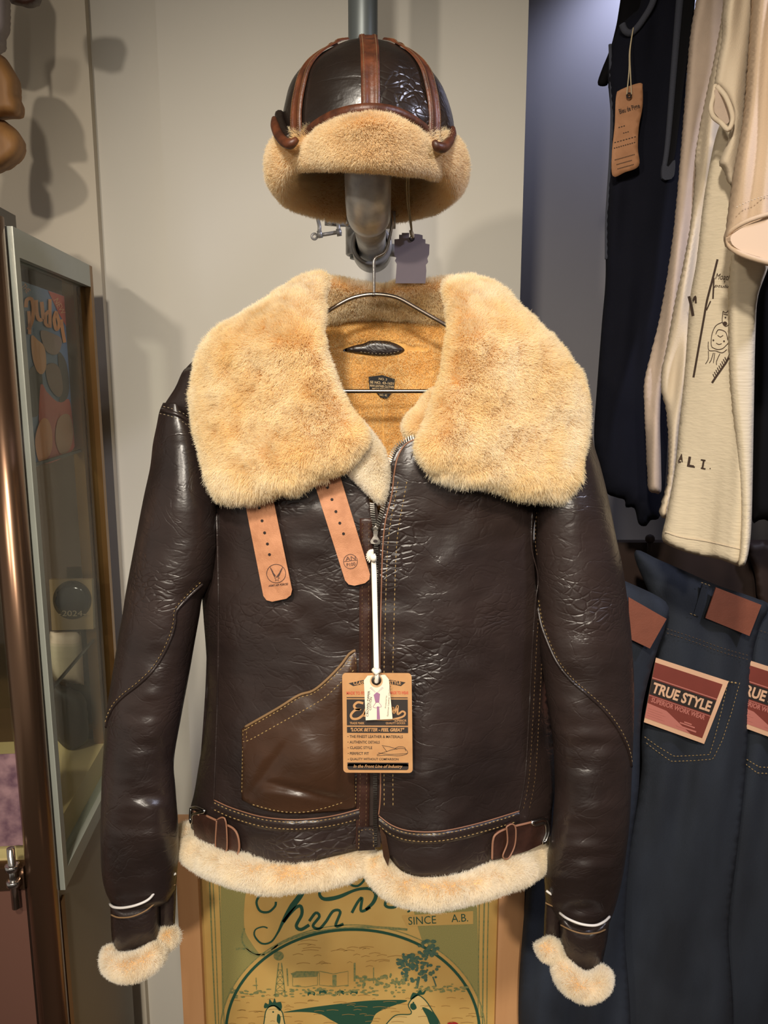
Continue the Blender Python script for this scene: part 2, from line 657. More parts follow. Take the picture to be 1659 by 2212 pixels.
# ------------------------------------------------------------------ wool pile
def wool(objs, parent, count, length, rad, material, comb=(0, 0, -0.35), jitter=0.35, clump=1.0, seed=1, keep=None, name='wool_pile', pts_n=4, face=0.45):
    r = np.random.default_rng(seed)
    Vs, Ts, Ns, n = [], [], [], 0
    for o in objs:
        me = o.data
        me.calc_loop_triangles()
        v = np.empty(len(me.vertices) * 3); me.vertices.foreach_get('co', v); v = v.reshape(-1, 3) + np.array(WL[o.name])
        nn = np.empty(len(me.vertices) * 3); me.vertices.foreach_get('normal', nn); nn = nn.reshape(-1, 3)
        t = np.empty(len(me.loop_triangles) * 3, np.int32); me.loop_triangles.foreach_get('vertices', t); t = t.reshape(-1, 3)
        Vs.append(v); Ns.append(nn); Ts.append(t + n); n += len(v)
    V = np.concatenate(Vs); Nn = np.concatenate(Ns); T = np.concatenate(Ts)
    e1 = V[T[:, 1]] - V[T[:, 0]]; e2 = V[T[:, 2]] - V[T[:, 0]]
    cn = np.cross(e1, e2)
    area = np.linalg.norm(cn, axis=1) / 2
    fn = cn / (2 * area[:, None] + 1e-15)
    area = np.where(fn[:, 1] > face, 0, area)      # leave the hidden back bare
    ti = r.choice(len(T), count, p=area / area.sum())
    u = r.random(count); w = r.random(count)
    s = u + w > 1
    u[s] = 1 - u[s]; w[s] = 1 - w[s]
    q = T[ti]
    root = V[q[:, 0]] * (1 - u - w)[:, None] + V[q[:, 1]] * u[:, None] + V[q[:, 2]] * w[:, None]
    nr = Nn[q[:, 0]] * (1 - u - w)[:, None] + Nn[q[:, 1]] * u[:, None] + Nn[q[:, 2]] * w[:, None]
    nr /= np.linalg.norm(nr, axis=1)[:, None] + 1e-9
    if keep is not None:
        k = keep(root)
        root, nr = root[k], nr[k]
    N = len(root)
    cl = np.stack([vnoise(root, 55, seed + i) - 0.5 for i in range(3)], 1) * 1.5 + np.stack([vnoise(root, 150, seed + 5 + i) - 0.5 for i in range(3)], 1) * 1.0
    d = nr + np.array(comb) + cl * clump + r.normal(0, jitter, (N, 3)) * 0.6
    d -= nr * np.minimum((d * nr).sum(1) - 0.25, 0)[:, None]
    d /= np.linalg.norm(d, axis=1)[:, None]
    ln = length * (0.72 + 0.45 * vnoise(root, 45, seed + 9)) * (0.75 + 0.35 * r.random(N))
    k = np.linspace(0, 1, pts_n)
    bend = r.normal(0, 0.25, (N, 3)) + np.array(comb) * 0.5
    pts = root[:, None, :] + d[:, None, :] * (ln[:, None] * k)[:, :, None] + bend[:, None, :] * (ln[:, None] * k ** 2)[:, :, None] * 0.4
    hc = bpy.data.hair_curves.new(name)
    hc.add_curves([pts_n] * N)
    org = np.array(WL[parent.name])
    hc.attributes['position'].data.foreach_set('vector', (pts - org).reshape(-1).astype(np.float32))
    ra = hc.attributes.new('radius', 'FLOAT', 'POINT') if 'radius' not in hc.attributes else hc.attributes['radius']
    ra.data.foreach_set('value', (np.ones((N, 1)) * rad * (1 - 0.75 * k)[None, :]).reshape(-1).astype(np.float32))
    hc.materials.append(material)
    o = bpy.data.objects.new(name, hc)
    place(o, org, parent)
    o['kind'] = 'stuff'
    return o


# ================================================================== SETTING
YW = 1.62
xR = float(P(1133, 320, YW)[0])
xL = float(P(345, 210, YW)[0])
xLL = float(P(205, 240, 1.66)[0])
box('floor', (-2.2, -2.5, -0.05), (2.4, 2.6, 0.0), M_floor, kind='structure')
box('ceiling', (-2.2, -2.5, 2.75), (2.4, 2.6, 2.8), M_ceil, kind='structure')
box('wall_back', (xL, YW, 0.0), (xR, 2.5, 2.75), M_wall, kind='structure')
box('wall_back_left', (xLL, 1.66, 0.0), (xL, 2.5, 2.75), M_wall, kind='structure')
box('wall_left', (-2.2, 1.64, 0.0), (xLL, 2.5, 2.75), M_wall2, kind='structure')
box('wall_recess', (xR, 2.3, 0.0), (2.4, 2.5, 2.75), M_recess, kind='structure')
box('wall_right', (1.5, -1.0, 0.0), (1.6, 2.3, 2.75), M_recess, kind='structure')

# ================================================================== PIPE STAND
PZ = 1.812
ax = float(P(799, 500, 1.12)[0])
pp = thing('steel_pipe_stand', (ax, 1.33, PZ), 'galvanised steel pipe arm and elbow fixed to the grey upright pipe behind the cap', 'pipe')
vx = float(P(784, 60, 1.36)[0])
tube('upright_pipe', [(vx, 1.36, PZ - 0.01), (vx, 1.36, 2.2), (vx, 1.36, 2.75)], 0.0240, M_pipe, pp, 32)
tube('arm_pipe', [(ax, 1.345, PZ), (ax, 1.2, PZ), (ax, 1.04, PZ)], 0.0225, M_galv, pp, 32)
el = [(ax, 1.055, PZ), (ax, 1.035, PZ)]
for k in range(9):
    a = math.radians(k * 90 / 8)
    el.append((ax, 1.03 - 0.042 * math.sin(a), PZ + 0.042 * (1 - math.cos(a))))
el.append((ax, 0.988, PZ + 0.065))
el.append((ax, 0.988, PZ + 0.085))
tube('elbow_fitting', el, [0.0285, 0.029] + [0.0286] * 9 + [0.0292, 0.029], M_galv, pp, 36)
tube('stub_pipe', [(ax, 0.988, PZ + 0.08), (ax, 0.988, PZ + 0.155)], 0.0225, M_galv, pp, 28)


def ringgeo(c, axis, r0, r1, h, seg=40, bev=0.002):
    """hollow ring with a square section and bevels, axis along Y or Z"""
    prof = [(r0, 0), (r0 + bev, -0), (r1 - bev, 0), (r1, bev), (r1, h - bev), (r1 - bev, h), (r0, h)]
    V, Fc = [], []
    m = len(prof)
    for i in range(seg):
        t = 2 * math.pi * i / seg
        for r, a in prof:
            if axis == 'Y':
                V.append((c[0] + r * math.cos(t), c[1] + a, c[2] + r * math.sin(t)))
            else:
                V.append((c[0] + r * math.cos(t), c[1] + r * math.sin(t), c[2] + a))
    for i in range(seg):
        j = (i + 1) % seg
        for k in range(m):
            l = (k + 1) % m
            q = (i * m + k, i * m + l, j * m + l, j * m + k)
            Fc.append(q if axis == 'Y' else q[::-1])
    return V, Fc


tz = float(P(798, 553, 1.27)[2]); PZr = PZ
V, Fc = ringgeo((ax, 1.262, PZ - 0.003), 'Y', 0.0262, 0.0325, 0.085)
mk('tee_collar', V, Fc, M_galv, pp)
V, Fc = ringgeo((vx, 1.36, PZ - 0.005), 'Z', 0.0245, 0.031, 0.08)
mk('tee_socket', V, Fc, M_galv, pp)
tube('grub_screw', [(ax + 0.027, 1.28, PZ - 0.008), (ax + 0.043, 1.28, PZ - 0.010)], 0.010, M_galv, pp, 16)
tube('grub_screw', [(ax + 0.02, 1.13, PZ + 0.008), (ax + 0.036, 1.13, PZ + 0.008)], [0.012, 0.012], M_galv, pp, 16)
# shackle hung on a little bar left of the tee
sh = thing('bow_shackle', P(706, 520, 1.25), 'small galvanised shackle with threaded pin left of the pipe arm', 'shackle')
sY = 1.25


def px3(pts):
    return np.array([P(a, b, c) for a, b, c in pts])


tube('bow', px3(cr([(690, 500, 1.25), (690, 488, 1.25), (686, 466, 1.26), (694, 446, 1.27), (712, 440, 1.28), (726, 447, 1.27), (728, 468, 1.26), (731, 488, 1.25), (732, 500, 1.25)], 4)), 0.0030, M_galv, sh, 12)
for a, b in ((691, 506), (732, 502)):
    V, Fc = tube_geo(px3([(a - 5, b + 1, 1.25), (a + 5, b - 1, 1.25)]), 0.0058, 16)
    mk('lug', V, Fc, M_galv, sh)
tube('pin', px3([(684, 509, 1.25), (710, 505, 1.25), (738, 500, 1.25)]), 0.0030, M_galv, sh, 12)
V, Fc = ringgeo(tuple(P(679, 511, 1.25) - np.array([0, 0.002, 0])), 'Y', 0.0025, 0.0058, 0.004, 20, 0.0005)
mk('pin_eye', V, Fc, M_galv, sh)
sb = thing('bracket_bar', P(735, 480, 1.30), 'short steel bracket bar reaching left from the pipe tee', 'bracket')
tube('bar', px3([(702, 480, 1.3), (730, 482, 1.3), (775, 483, 1.33)]), 0.0055, M_galv, sb, 16)
V, Fc = ringgeo(tuple(P(712, 474, 1.285)), 'Y', 0.001, 0.0075, 0.012, 20, 0.001)
mk('bolt_head', V, Fc, M_galv, sb)

# ================================================================== HAT
HY = 1.03
hc3 = P(793, 300, HY)
hat = thing('shearling_cap', P(793, 440, HY), 'dark leather cap with russet strips and cream shearling visor on the pipe', 'hat')
prof = [(101, 0), (102, 18), (105, 34), (112, 52), (122, 74), (136, 97), (160, 124), (182, 143), (208, 158), (240, 168), (270, 175), (305, 179), (345, 178)]
pr = cr(np.array(prof, float), 9)
NA = 72


def hatpt(i, phi, out=0.0):
    y, hw = pr[i]
    z = P(793, y, HY)[2]
    r = hw * HY / F + out
    k = 1 - 0.02 * abs(math.sin(1.5 * phi))
    # squarer shoulders at front and back: real cap is longer than wide
    return (hc3[0] + r * math.sin(phi) * k, HY - r * math.cos(phi) * 1.12 * k, z + out * (0.6 if y < 130 else 0.0))


V, Fc = [], []
n = len(pr)
for i in range(n):
    for k in range(NA):
        V.append(hatpt(i, 2 * math.pi * k / NA))
for i in range(n - 1):
    for k in range(NA):
        a = i * NA + k; b = i * NA + (k + 1) % NA
        Fc.append((a, b, b + NA, a + NA))
V = np.array(V)
dsp = (vnoise(V, 28, 3) - 0.5) * 0.006
cen = np.array([hc3[0], HY, hc3[2]])
dr = V - cen
V = V + dr / np.linalg.norm(dr, axis=1)[:, None] * dsp[:, None]
mk('crown', V, [f[::-1] for f in Fc], M_leather_hat, hat)
inner = cen + (V - cen) * np.array([0.9, 0.9, 0.9])
M_lining = mat('brown_hat_lining', srgb(120, 84, 50), 0.9, col2=srgb(78, 50, 30), vscale=25, bump=0.6, bscale=160)
mk('lining', inner, Fc, M_lining, hat)


def strip(phi, i0, i1, w):
    V, Fc = [], []
    rows = list(range(i0, i1))
    for i in rows:
        for s, o in ((-1, 0.0002), (-0.92, 0.0030), (-0.45, 0.0034), (-0.38, 0.0024), (0.38, 0.0024), (0.45, 0.0034), (0.92, 0.0030), (1, 0.0002)):
            r = max(pr[i][1] * HY / F, 0.012)
            V.append(hatpt(i, phi + s * w / 2 / r, o + 0.0012))
    for i in range(len(rows) - 1):
        for k in range(7):
            a = i * 8 + k
            Fc.append((a, a + 8, a + 9, a + 1))
    return mk('seam_strip', V, [f[::-1] for f in Fc], M_band, hat)


for phi, w in ((0.06, 0.021), (-0.80, 0.020), (0.80, 0.020)):
    s_ = strip(phi, 3 if phi == 0.06 else 7, n, w)
    parts = []
    for sd in (-0.68, 0.68):
        for i in range(4 if phi == 0.06 else 8, n - 1):
            r = max(pr[i][1] * HY / F, 0.012)
            a = np.array(hatpt(i, phi + sd * w / 2 / r, 0.0046))
            b = np.array(hatpt(i + 1, phi + sd * w / 2 / max(pr[i + 1][1] * HY / F, .012), 0.0046))
            for j in range(3):
                q0 = a + (b - a) * (j / 3); q1 = a + (b - a) * ((j + .65) / 3)
                parts.append(tube_geo([q0, q1], 0.00035, 5))
    V, Fc = join(parts)
    mk('stitching', V, Fc, M_thread_dark, s_, kind='stuff')

# visor, turned up, with a rim of russet leather
vis = cr([(630, 348), (640, 330), (662, 305), (700, 276), (740, 256), (795, 247), (850, 254), (900, 282), (932, 315), (950, 345), (952, 366), (946, 380), (925, 376), (880, 370), (800, 363), (720, 361), (660, 362), (636, 360)], 7, True)


def visb(x, y):
    u = (x - 792) / 165.0
    return 0.888 + 0.085 * u * u - 0.0002 * (300 - y)


vo = inflate('visor', vis, visb, 0.016, 0.012, 26, M_skin, hat, 7)
rim_path = cr([(623, 336), (628, 325), (650, 302), (690, 268), (735, 246), (795, 236), (852, 243), (905, 271), (940, 308), (956, 345), (953, 352)], 6)


def rimgeo():
    p = rim_path
    c = P(p[:, 0], p[:, 1], visb(p[:, 0], p[:, 1]) + 0.002)
    return tube_geo(c, [0.003] + [0.0062] * (len(c) - 2) + [0.003], 14)


V, Fc = rimgeo()
mk('visor_rim', V, Fc, M_band, hat)
rimin = inflate('visor_backing', cr([(626, 342), (650, 308), (690, 273), (735, 250), (795, 240), (852, 247), (903, 274), (936, 310), (954, 348), (945, 365), (800, 340), (640, 350)], 8, True), lambda x, y: visb(x, y) + 0.004, 0.004, 0.004, 8, M_band, hat, 10)
# rolled ear flaps and neck flap: one thick shearling roll
V, Fc = [], []
NR, NT = 96, 20
rc = P(793, 368, HY)
for i in range(NR):
    ph = 2 * math.pi * i / NR
    fr = math.cos(ph)                      # 1 front, -1 back
    tr, tzr = 0.016 - 0.006 * max(fr, 0), 0.030 - 0.016 * max(fr, 0) + 0.004 * max(-fr, 0)
    R = 0.1085
    zc = rc[2] + (0.010 * max(fr, 0)) - 0.004 * max(-fr, 0)
    c = np.array([rc[0] + R * math.sin(ph), HY - R * (0.98 if fr > 0 else 1.10) * fr, zc])
    dr = np.array([math.sin(ph), -fr, 0])
    for k in range(NT):
        t = 2 * math.pi * k / NT
        V.append(c + dr * tr * math.cos(t) + np.array([0, 0, tzr * math.sin(t)]))
for i in range(NR):
    for k in range(NT):
        a = i * NT + k; b = i * NT + (k + 1) % NT
        c = ((i + 1) % NR) * NT
        Fc.append((a, c + k, c + (k + 1) % NT, b))
roll = mk('ear_flap_roll', V, Fc, M_skin, hat)
for pts in ([(592, 256, .985), (594, 272, .97), (602, 292, .95), (616, 308, .935), (630, 310, .925), (642, 300, .925)], [(978, 277, .985), (976, 292, .97), (968, 309, .95), (957, 319, .935), (944, 316, .925), (938, 305, .925)]):
    p = cr(pts, 4)
    V, Fc = tube_geo(P(p[:, 0], p[:, 1], p[:, 2]), np.interp(np.linspace(0, 1, len(p)), [0, .2, .8, 1], [.003, .0055, .006, .003]), 12)
    mk('flap_edge', V, Fc, M_band, hat)
    q = [(a + (12 if a < 700 else -12), b - 8, c + .012) for a, b, c in pts[:4]]
    p = cr(q, 4)
    V, Fc = tube_geo(P(p[:, 0], p[:, 1], p[:, 2]), .006, 10)
    mk('flap_fold', V, Fc, M_leather_hat, hat)
wool([vo], vo, 60000, 0.0065, 0.00026, M_wool_hat, seed=11, comb=(0, 0, -0.12), clump=0.4)
wool([roll], roll, 110000, 0.0070, 0.00028, M_wool_hat, seed=12, clump=0.4, face=2.0, comb=(0, 0, -0.08))

# hat swing tag
tg = thing('swing_tag', P(890, 608, 1.10), 'grey lilac stepped card tag on a string hanging from the cap', 'tag')
M_lilac = mat('lilac_grey_card', srgb(134, 122, 128), 0.6, vary=0.05, vscale=30)
card = [(868, 503), (868, 507), (862, 507), (862, 516), (852, 517), (852, 552), (856, 557), (853, 563), (857, 570), (854, 612), (919, 612), (921, 585), (920, 572), (925, 566), (923, 558), (927, 550), (928, 528), (919, 526), (919, 517), (913, 516), (913, 508), (905, 506), (895, 505), (895, 514), (884, 514), (884, 503)]
slab('card', card, 1.115, 0.0012, M_lilac, tg)
p = cr([(880, 372, 1.03), (878, 400, 1.06), (880, 440, 1.09), (885, 475, 1.105), (889, 500, 1.108), (890, 512, 1.113)], 6)
tube('string', P(p[:, 0], p[:, 1], p[:, 2]), 0.0011, M_thread_pale, tg, 8)
p = cr([(884, 374, 1.03), (883, 400, 1.06), (884, 440, 1.09), (888, 475, 1.105), (890, 500, 1.108)], 6)
tube('string', P(p[:, 0], p[:, 1], p[:, 2]), 0.0009, M_thread_pale, tg, 8)
tube('knot', px3([(887, 497, 1.107), (890, 506, 1.107), (892, 514, 1.108)]), [0.0022, 0.003, 0.0018], M_thread_pale, tg, 10)
V, Fc = ringgeo(tuple(P(890, 515, 1.1135)), 'Y', 0.0022, 0.0038, 0.001, 20, 0.0003)
mk('eyelet', V, Fc, M_hole, tg)


# ================================================================== JACKET
jk = thing('flying_jacket', P(812, 1900, 1.05), 'dark brown leather flying jacket with wide cream shearling collar on a wire hanger', 'jacket')
JC = 812.0
_hl = np.array([(600, 300), (800, 420), (930, 400), (1080, 350), (1290, 377), (1400, 368), (1500, 364), (1600, 373), (1720, 394), (1800, 402), (2000, 410)], float)


def jhw(y):
    return np.interp(y, _hl[:, 0], _hl[:, 1]) + 6


def YF(x, y):
    """depth of the jacket front"""
    x = np.asarray(x, float); y = np.asarray(y, float)
    u = np.clip((x - JC) / jhw(y), -1, 1)
    s = np.power(np.clip(1 - np.abs(u) ** 2.6, 0, 1), 0.5)
    Y = 1.085 - 0.115 * s
    low = np.clip((y - 1250) / 600, 0, 1) ** 1.3
    # front panels billow at either side of the zip towards the hem
    Y = Y - low * 0.034 * (np.exp(-((x - 620) / 120) ** 2) + 1.15 * np.exp(-((x - 945) / 115) ** 2))
    Y = Y + low * 0.012 * np.exp(-((x - 803) / 45) ** 2)
    Y = Y + 0.006 * (pnoise(x, y, 1 / 85, 5) - 0.5) + 0.004 * (pnoise(x, y, 1 / 38, 6) - 0.5)
    # neck opening leans back
    Y = Y + 0.05 * np.clip((1000 - y) / 350, 0, 1)
    return Y


def YB(x, y):
    x = np.asarray(x, float); y = np.asarray(y, float)
    u = np.clip((x - JC) / jhw(y), -1, 1)
    return 1.10 + 0.075 * np.sqrt(np.clip(1 - u ** 2, 0, 1)) + 0.02 * np.clip((700 - y) / 100, 0, 1)


# ---- front panels
lp = np.concatenate([cr([(795, 1832), (720, 1850), (650, 1866), (590, 1868), (520, 1850), (455, 1812), (412, 1790)], 8),
                     cr([(411, 1745), (420, 1710), (430, 1650), (440, 1590), (448, 1500), (446, 1420), (440, 1340), (436, 1285)], 10),
                     cr([(450, 1250), (466, 1180), (468, 1100), (440, 1000), (418, 930)], 10),
                     cr([(372, 860), (400, 797), (470, 740), (560, 690), (660, 660), (690, 720), (720, 840), (760, 960), (795, 1070), (808, 1140)], 12),
                     lin([(806, 1200), (803, 1500), (799, 1800)], 14, False)])
left = slab('front_panel', lp, YF, 0.010, M_leather, jk, 9, smooth=True)
rp = np.concatenate([cr([(818, 1140), (836, 1070), (842, 1010), (852, 975), (874, 952), (902, 938)], 8),
                     cr([(935, 900), (960, 800), (975, 720), (990, 660), (1080, 690), (1180, 760), (1262, 850), (1275, 930), (1240, 990)], 12),
                     cr([(1165, 1060), (1152, 1150), (1160, 1290), (1180, 1400), (1196, 1560), (1198, 1700), (1190, 1760)], 10),
                     cr([(1186, 1800), (1120, 1848), (1020, 1882), (930, 1895), (872, 1884), (838, 1848)], 8),
                     lin([(822, 1820), (815, 1780), (816, 1500), (820, 1250)], 14, False)])


def YFr(x, y):
    return YF(x, y) - 0.004


right = slab('front_panel', rp, YFr, 0.010, M_leather, jk, 9, smooth=True)
# ---- back with lining
bp_ = np.concatenate([cr([(418, 1790), (436, 1600), (446, 1420), (440, 1290), (470, 1100), (430, 900), (440, 800), (560, 700), (640, 640), (700, 615), (808, 622), (905, 615), (985, 640), (1100, 720), (1250, 850), (1200, 950), (1152, 1150), (1165, 1300), (1190, 1500), (1196, 1650), (1190, 1800)], 12), cr([(1100, 1812), (812, 1815), (520, 1805)], 12)])
slab('back_panel', bp_, lambda x, y: YB(x, y) + 0.010, 0.006, M_leather, jk, 16, smooth=True)
lin_poly = cr([(640, 640), (690, 625), (808, 632), (920, 625), (990, 640), (1010, 760), (960, 900), (900, 1010), (850, 1130), (800, 1130), (740, 1000), (670, 860), (630, 740)], 10, True)
lining = slab('lining', lin_poly, lambda x, y: YB(x, y) - 0.002, 0.008, M_skin_gold, jk, 9, smooth=True)


def lining_keep(r):
    # the pile is parted around the hanger loop and the size label
    def away(px, py, sx, sy):
        c = P(px, py, float(YB(np.array([px]), np.array([py]))[0]))
        return (((r[:, 0] - c[0]) / (sx * 0.00071)) ** 2 + ((r[:, 2] - c[2]) / (sy * 0.00071)) ** 2) > 1
    k = away(815, 752, 70, 16) & away(765, 752, 28, 9) & away(890, 752, 36, 5) & away(825, 832, 30, 26)
    s = np.abs(r[:, 0] - P(828, 900, 1.17)[0]) > 0.0012
    return k & (s | (r[:, 2] > P(800, 850, 1.17)[2]))


wool([lining], lining, 70000, 0.0058, 0.00028, M_wool_gold, seed=21, comb=(0, 0, -0.15), clump=0.4, keep=lining_keep)
M_black = mat('black_woven_label', srgb(24, 22, 21), 0.8, bump=0.3, bscale=900)
M_lab = mat('label_lettering', srgb(176, 150, 110), 0.8)
lo_ = lambda x, y: YB(x, y) - 0.004
inflate('hanger_loop', cr([(740, 757), (762, 747), (785, 742), (800, 736), (830, 736), (852, 741), (866, 748), (874, 756), (864, 764), (845, 768), (815, 769), (790, 766), (762, 762)], 6, True), lo_, 0.004, 0.003, 10, M_leather, jk, 6)
hl = jk.children[-1]
stitch('stitching', cr([(778, 750), (802, 742), (830, 742), (852, 747)], 4), lambda x, y: lo_(x, y) - 0.004, M_thread_pale, hl, 5, 3, 1.5)
stitch('stitching', cr([(778, 760), (815, 764), (845, 763), (864, 758)], 4), lambda x, y: lo_(x, y) - 0.004, M_thread_pale, hl, 5, 3, 1.5)
lb = slab('size_label', lin([(796, 814), (826, 810), (853, 819), (851, 842), (836, 862), (822, 858), (812, 846), (798, 842)], 6), lambda x, y: lo_(x, y) - 0.002, 0.001, M_black, jk)
lt = lambda x, y: lo_(x, y) - 0.002
printed('lettering', [text_geo('NO. 3', 827, 819, 18, 5, 6, lt, .0008, bold=.02), text_geo('SE NO. 43-1631', 825, 827, 52, 6, 4, lt, .0008, bold=.03), text_geo('MAN LEATHER CLOTHIN', 825, 834.5, 52, 5.5, 4, lt, .0008, bold=.03), text_geo('MIDDLETOWN', 823, 840.5, 38, 4, 3, lt, .0008, bold=.02), text_geo('NO. 42', 828, 853.5, 16, 4.5, 4, lt, .0008, bold=.02)], M_lab, lb)

# ---- sleeves
SL = np.array([(870, 352, 398), (890, 344, 410), (920, 338, 428), (960, 330, 444), (1010, 324, 458), (1080, 309, 470), (1180, 290, 472), (1250, 277, 460), (1290, 270, 438), (1330, 264, 431), (1380, 255, 422), (1460, 242, 408), (1540, 230, 393), (1640, 222, 376), (1700, 219, 379), (1780, 217, 385), (1830, 217, 386), (1880, 219, 383), (1920, 226, 379), (1948, 238, 366), (1962, 244, 340)], float)
SR = np.array([(880, 1235, 1273), (920, 1225, 1277), (960, 1190, 1283), (1010, 1170, 1298), (1080, 1158, 1315), (1160, 1155, 1331), (1220, 1155, 1344), (1300, 1158, 1356), (1400, 1166, 1366), (1500, 1180, 1370), (1600, 1194, 1368), (1700, 1198, 1364), (1780, 1193, 1360), (1850, 1182, 1352), (1900, 1176, 1344), (1950, 1180, 1332), (1985, 1200, 1320), (2000, 1214, 1312)], float)


def sleeve_fn(T, yc, rd):
    def f(x, y):
        x = np.asarray(x, float); y = np.asarray(y, float)
        a = np.interp(y, T[:, 0], T[:, 1]); b = np.interp(y, T[:, 0], T[:, 2])
        u = np.clip((x - (a + b) / 2) / ((b - a) / 2), -1, 1)
        w = np.clip((y - 1200) / 500, 0, 1)
        return yc(y) - rd(y) * np.sqrt(1 - u * u) + 0.007 * (pnoise(x, y, 1 / 60, 8) - 0.5) * (1 - u * u) + 0.006 * w * (pnoise(x * 0.35, y, 1 / 22, 9) - 0.5) * (1 - u * u)
    return f


ycS = lambda y: 1.075 - 0.055 * np.clip((y - 900) / 900, 0, 1)
rdS = lambda y: np.interp(y, [870, 960, 1100, 1300, 1900, 2000], [0.035, 0.055, 0.066, 0.062, 0.052, 0.045])
FL = sleeve_fn(SL, ycS, rdS)
FR = sleeve_fn(SR, ycS, rdS)


def sleeve(T, fn, nm):
    ys = np.arange(T[0, 0], T[-1, 0] + 0.1, 5.0)
    Ts = cr(T, 5.0)
    ys = Ts[:, 0]
    NS = 56
    V, Fc = [], []
    for y, a, b in Ts:
        t = np.linspace(0, 2 * math.pi, NS, endpoint=False)
        c, s = np.cos(t), np.sin(t)
        x = (a + b) / 2 + (b - a) / 2 * c
        yy = np.full(NS, y)
        fr = fn(x, yy)
        yc = ycS(y)
        bk = yc + rdS(y) * np.abs(s) * 0.9
        V.append(P(x, yy, np.where(s >= 0, fr, bk)))
    V = np.concatenate(V)
    n = len(Ts)
    for i in range(n - 1):
        for k in range(NS):
            a = i * NS + k; b = i * NS + (k + 1) % NS
            Fc.append((a, b, b + NS, a + NS))
    Fc.append(tuple(range(NS))[::-1]); Fc.append(tuple((n - 1) * NS + k for k in range(NS)))
    return mk(nm, V, Fc, M_leather, jk)


sl = sleeve(SL, FL, 'sleeve')
sr = sleeve(SR, FR, 'sleeve')
# raglan shoulder pieces and armhole seams
inflate('shoulder_yoke', cr([(400, 796), (378, 838), (352, 882), (372, 890), (400, 902), (430, 930), (460, 900), (450, 820), (430, 800)], 7, True), lambda x, y: 1.062 - 0.0002 * (x - 350), 0.02, 0.02, 30, M_leather, jk, 7)
tpx('armhole_seam', cr([(350, 886), (374, 892), (400, 904), (424, 928), (440, 962), (452, 1000)], 6), 0.0030, FL, 0.001, M_leather, jk, 8)
stitch('stitching', cr([(352, 878), (375, 884), (402, 897), (428, 922)], 4), lambda x, y: np.full(np.shape(x), 1.036), M_thread_pale, sl, 6, 3, 1.8)
stitch('stitching', cr([(344, 893), (368, 899), (396, 912), (418, 934), (434, 966)], 4), FL, M_thread_pale, sl, 6, 3, 1.8, .002)
stitch('stitching', cr([(1262, 944), (1282, 938)], 4), FR, M_thread_pale, sr, 6, 3, 1.8, .002)
stitch('stitching', cr([(1264, 954), (1284, 948)], 4), FR, M_thread_pale, sr, 6, 3, 1.8, .002)
# elbow seams
es = cr([(437, 1262), (412, 1285), (388, 1310), (379, 1325), (378, 1345), (370, 1375), (352, 1415), (330, 1448), (300, 1478), (268, 1503), (247, 1525), (234, 1550), (229, 1570)], 5)
tpx('elbow_seam', es, 0.0022, FL, 0.0005, M_leather, sl, 8)
stitch('stitching', es + np.array([-3, -4]), FL, M_thread, sl, 6, 3, 2.2, .003)
es = cr([(1160, 1300), (1168, 1345), (1182, 1385), (1203, 1430), (1232, 1468), (1268, 1500), (1305, 1535), (1335, 1575), (1355, 1615), (1364, 1655)], 5)
tpx('elbow_seam', es, 0.0022, FR, 0.0005, M_leather, sr, 8)
stitch('stitching', es + np.array([3, -4]), FR, M_thread, sr, 6, 3, 2.2, .003)


def cuff(nearp, backp, nearbase, backbase, pip1, pip2, st1, st2, par):
    b = inflate('cuff_back', lin(backp, 7), backbase, 0.012, 0.012, 20, M_leather, par, 7)
    a = inflate('cuff', lin(nearp, 7), nearbase, 0.026, 0.02, 46, M_leather, par, 7)
    fa = lambda x, y: ev(nearbase, x, y) - 0.026 * np.sqrt(np.clip(1 - (1 - np.clip(edist(np.array(nearp, float), np.stack([x, y], 1)) / 46, 0, 1)) ** 2, 0, 1))
    for pth, bs in ((pip1, nearbase), (pip2, backbase)):
        p = cr(pth, 4)
        tube('piping', P(p[:, 0], p[:, 1], p[:, 2]), 0.0018, M_piping, a if bs is nearbase else b, 8)
    for pth, pr_ in ((st1, a), (st2, b)):
        p = cr(pth, 4)
        tube('cuff_seam', P(p[:, 0], p[:, 1], p[:, 2]), 0.0011, M_thread_dark, pr_, 6)
    return a, b


cl_a, cl_b = cuff([(238, 1950), (262, 1956), (296, 1950), (322, 1938), (342, 1918), (345, 1960), (345, 2035), (322, 2052), (290, 2066), (265, 2070), (245, 2066), (240, 2010)],
                  [(336, 1895), (382, 1886), (380, 1950), (377, 2020), (340, 2022)], 1.005, 1.02,
                  [(237, 1952, .995), (244, 1959, .978), (265, 1961, .967), (295, 1955, .962), (322, 1942, .968), (339, 1920, .985)],
                  [(346, 1896, 1.0), (362, 1894, .998), (380, 1887, 1.004)],
                  [(240, 1976, .985), (256, 1982, .975), (285, 1980, .970), (315, 1967, .974), (338, 1948, .985)],
                  [(346, 1918, 1.004), (362, 1916, 1.002), (379, 1911, 1.006)], sl)
cr_a, cr_b = cuff([(1208, 1972), (1240, 1988), (1275, 1996), (1300, 1992), (1318, 1978), (1312, 2030), (1300, 2085), (1285, 2106), (1265, 2112), (1240, 2105), (1220, 2080), (1210, 2030)],
                  [(1180, 1918), (1200, 1930), (1215, 1960), (1212, 2035), (1195, 2040), (1174, 2032), (1176, 1980)], 1.0, 1.015,
                  [(1209, 1972, .985), (1225, 1984, .968), (1255, 1996, .958), (1285, 1999, .958), (1305, 1991, .968), (1317, 1980, .985)],
                  [(1180, 1924, .998), (1190, 1931, .995), (1202, 1936, .998)],
                  [(1211, 1998, .985), (1235, 2010, .970), (1262, 2017, .965), (1290, 2015, .970), (1308, 2008, .985)],
                  [(1178, 1950, 1.0), (1190, 1956, .998), (1204, 1960, 1.0)], sr)


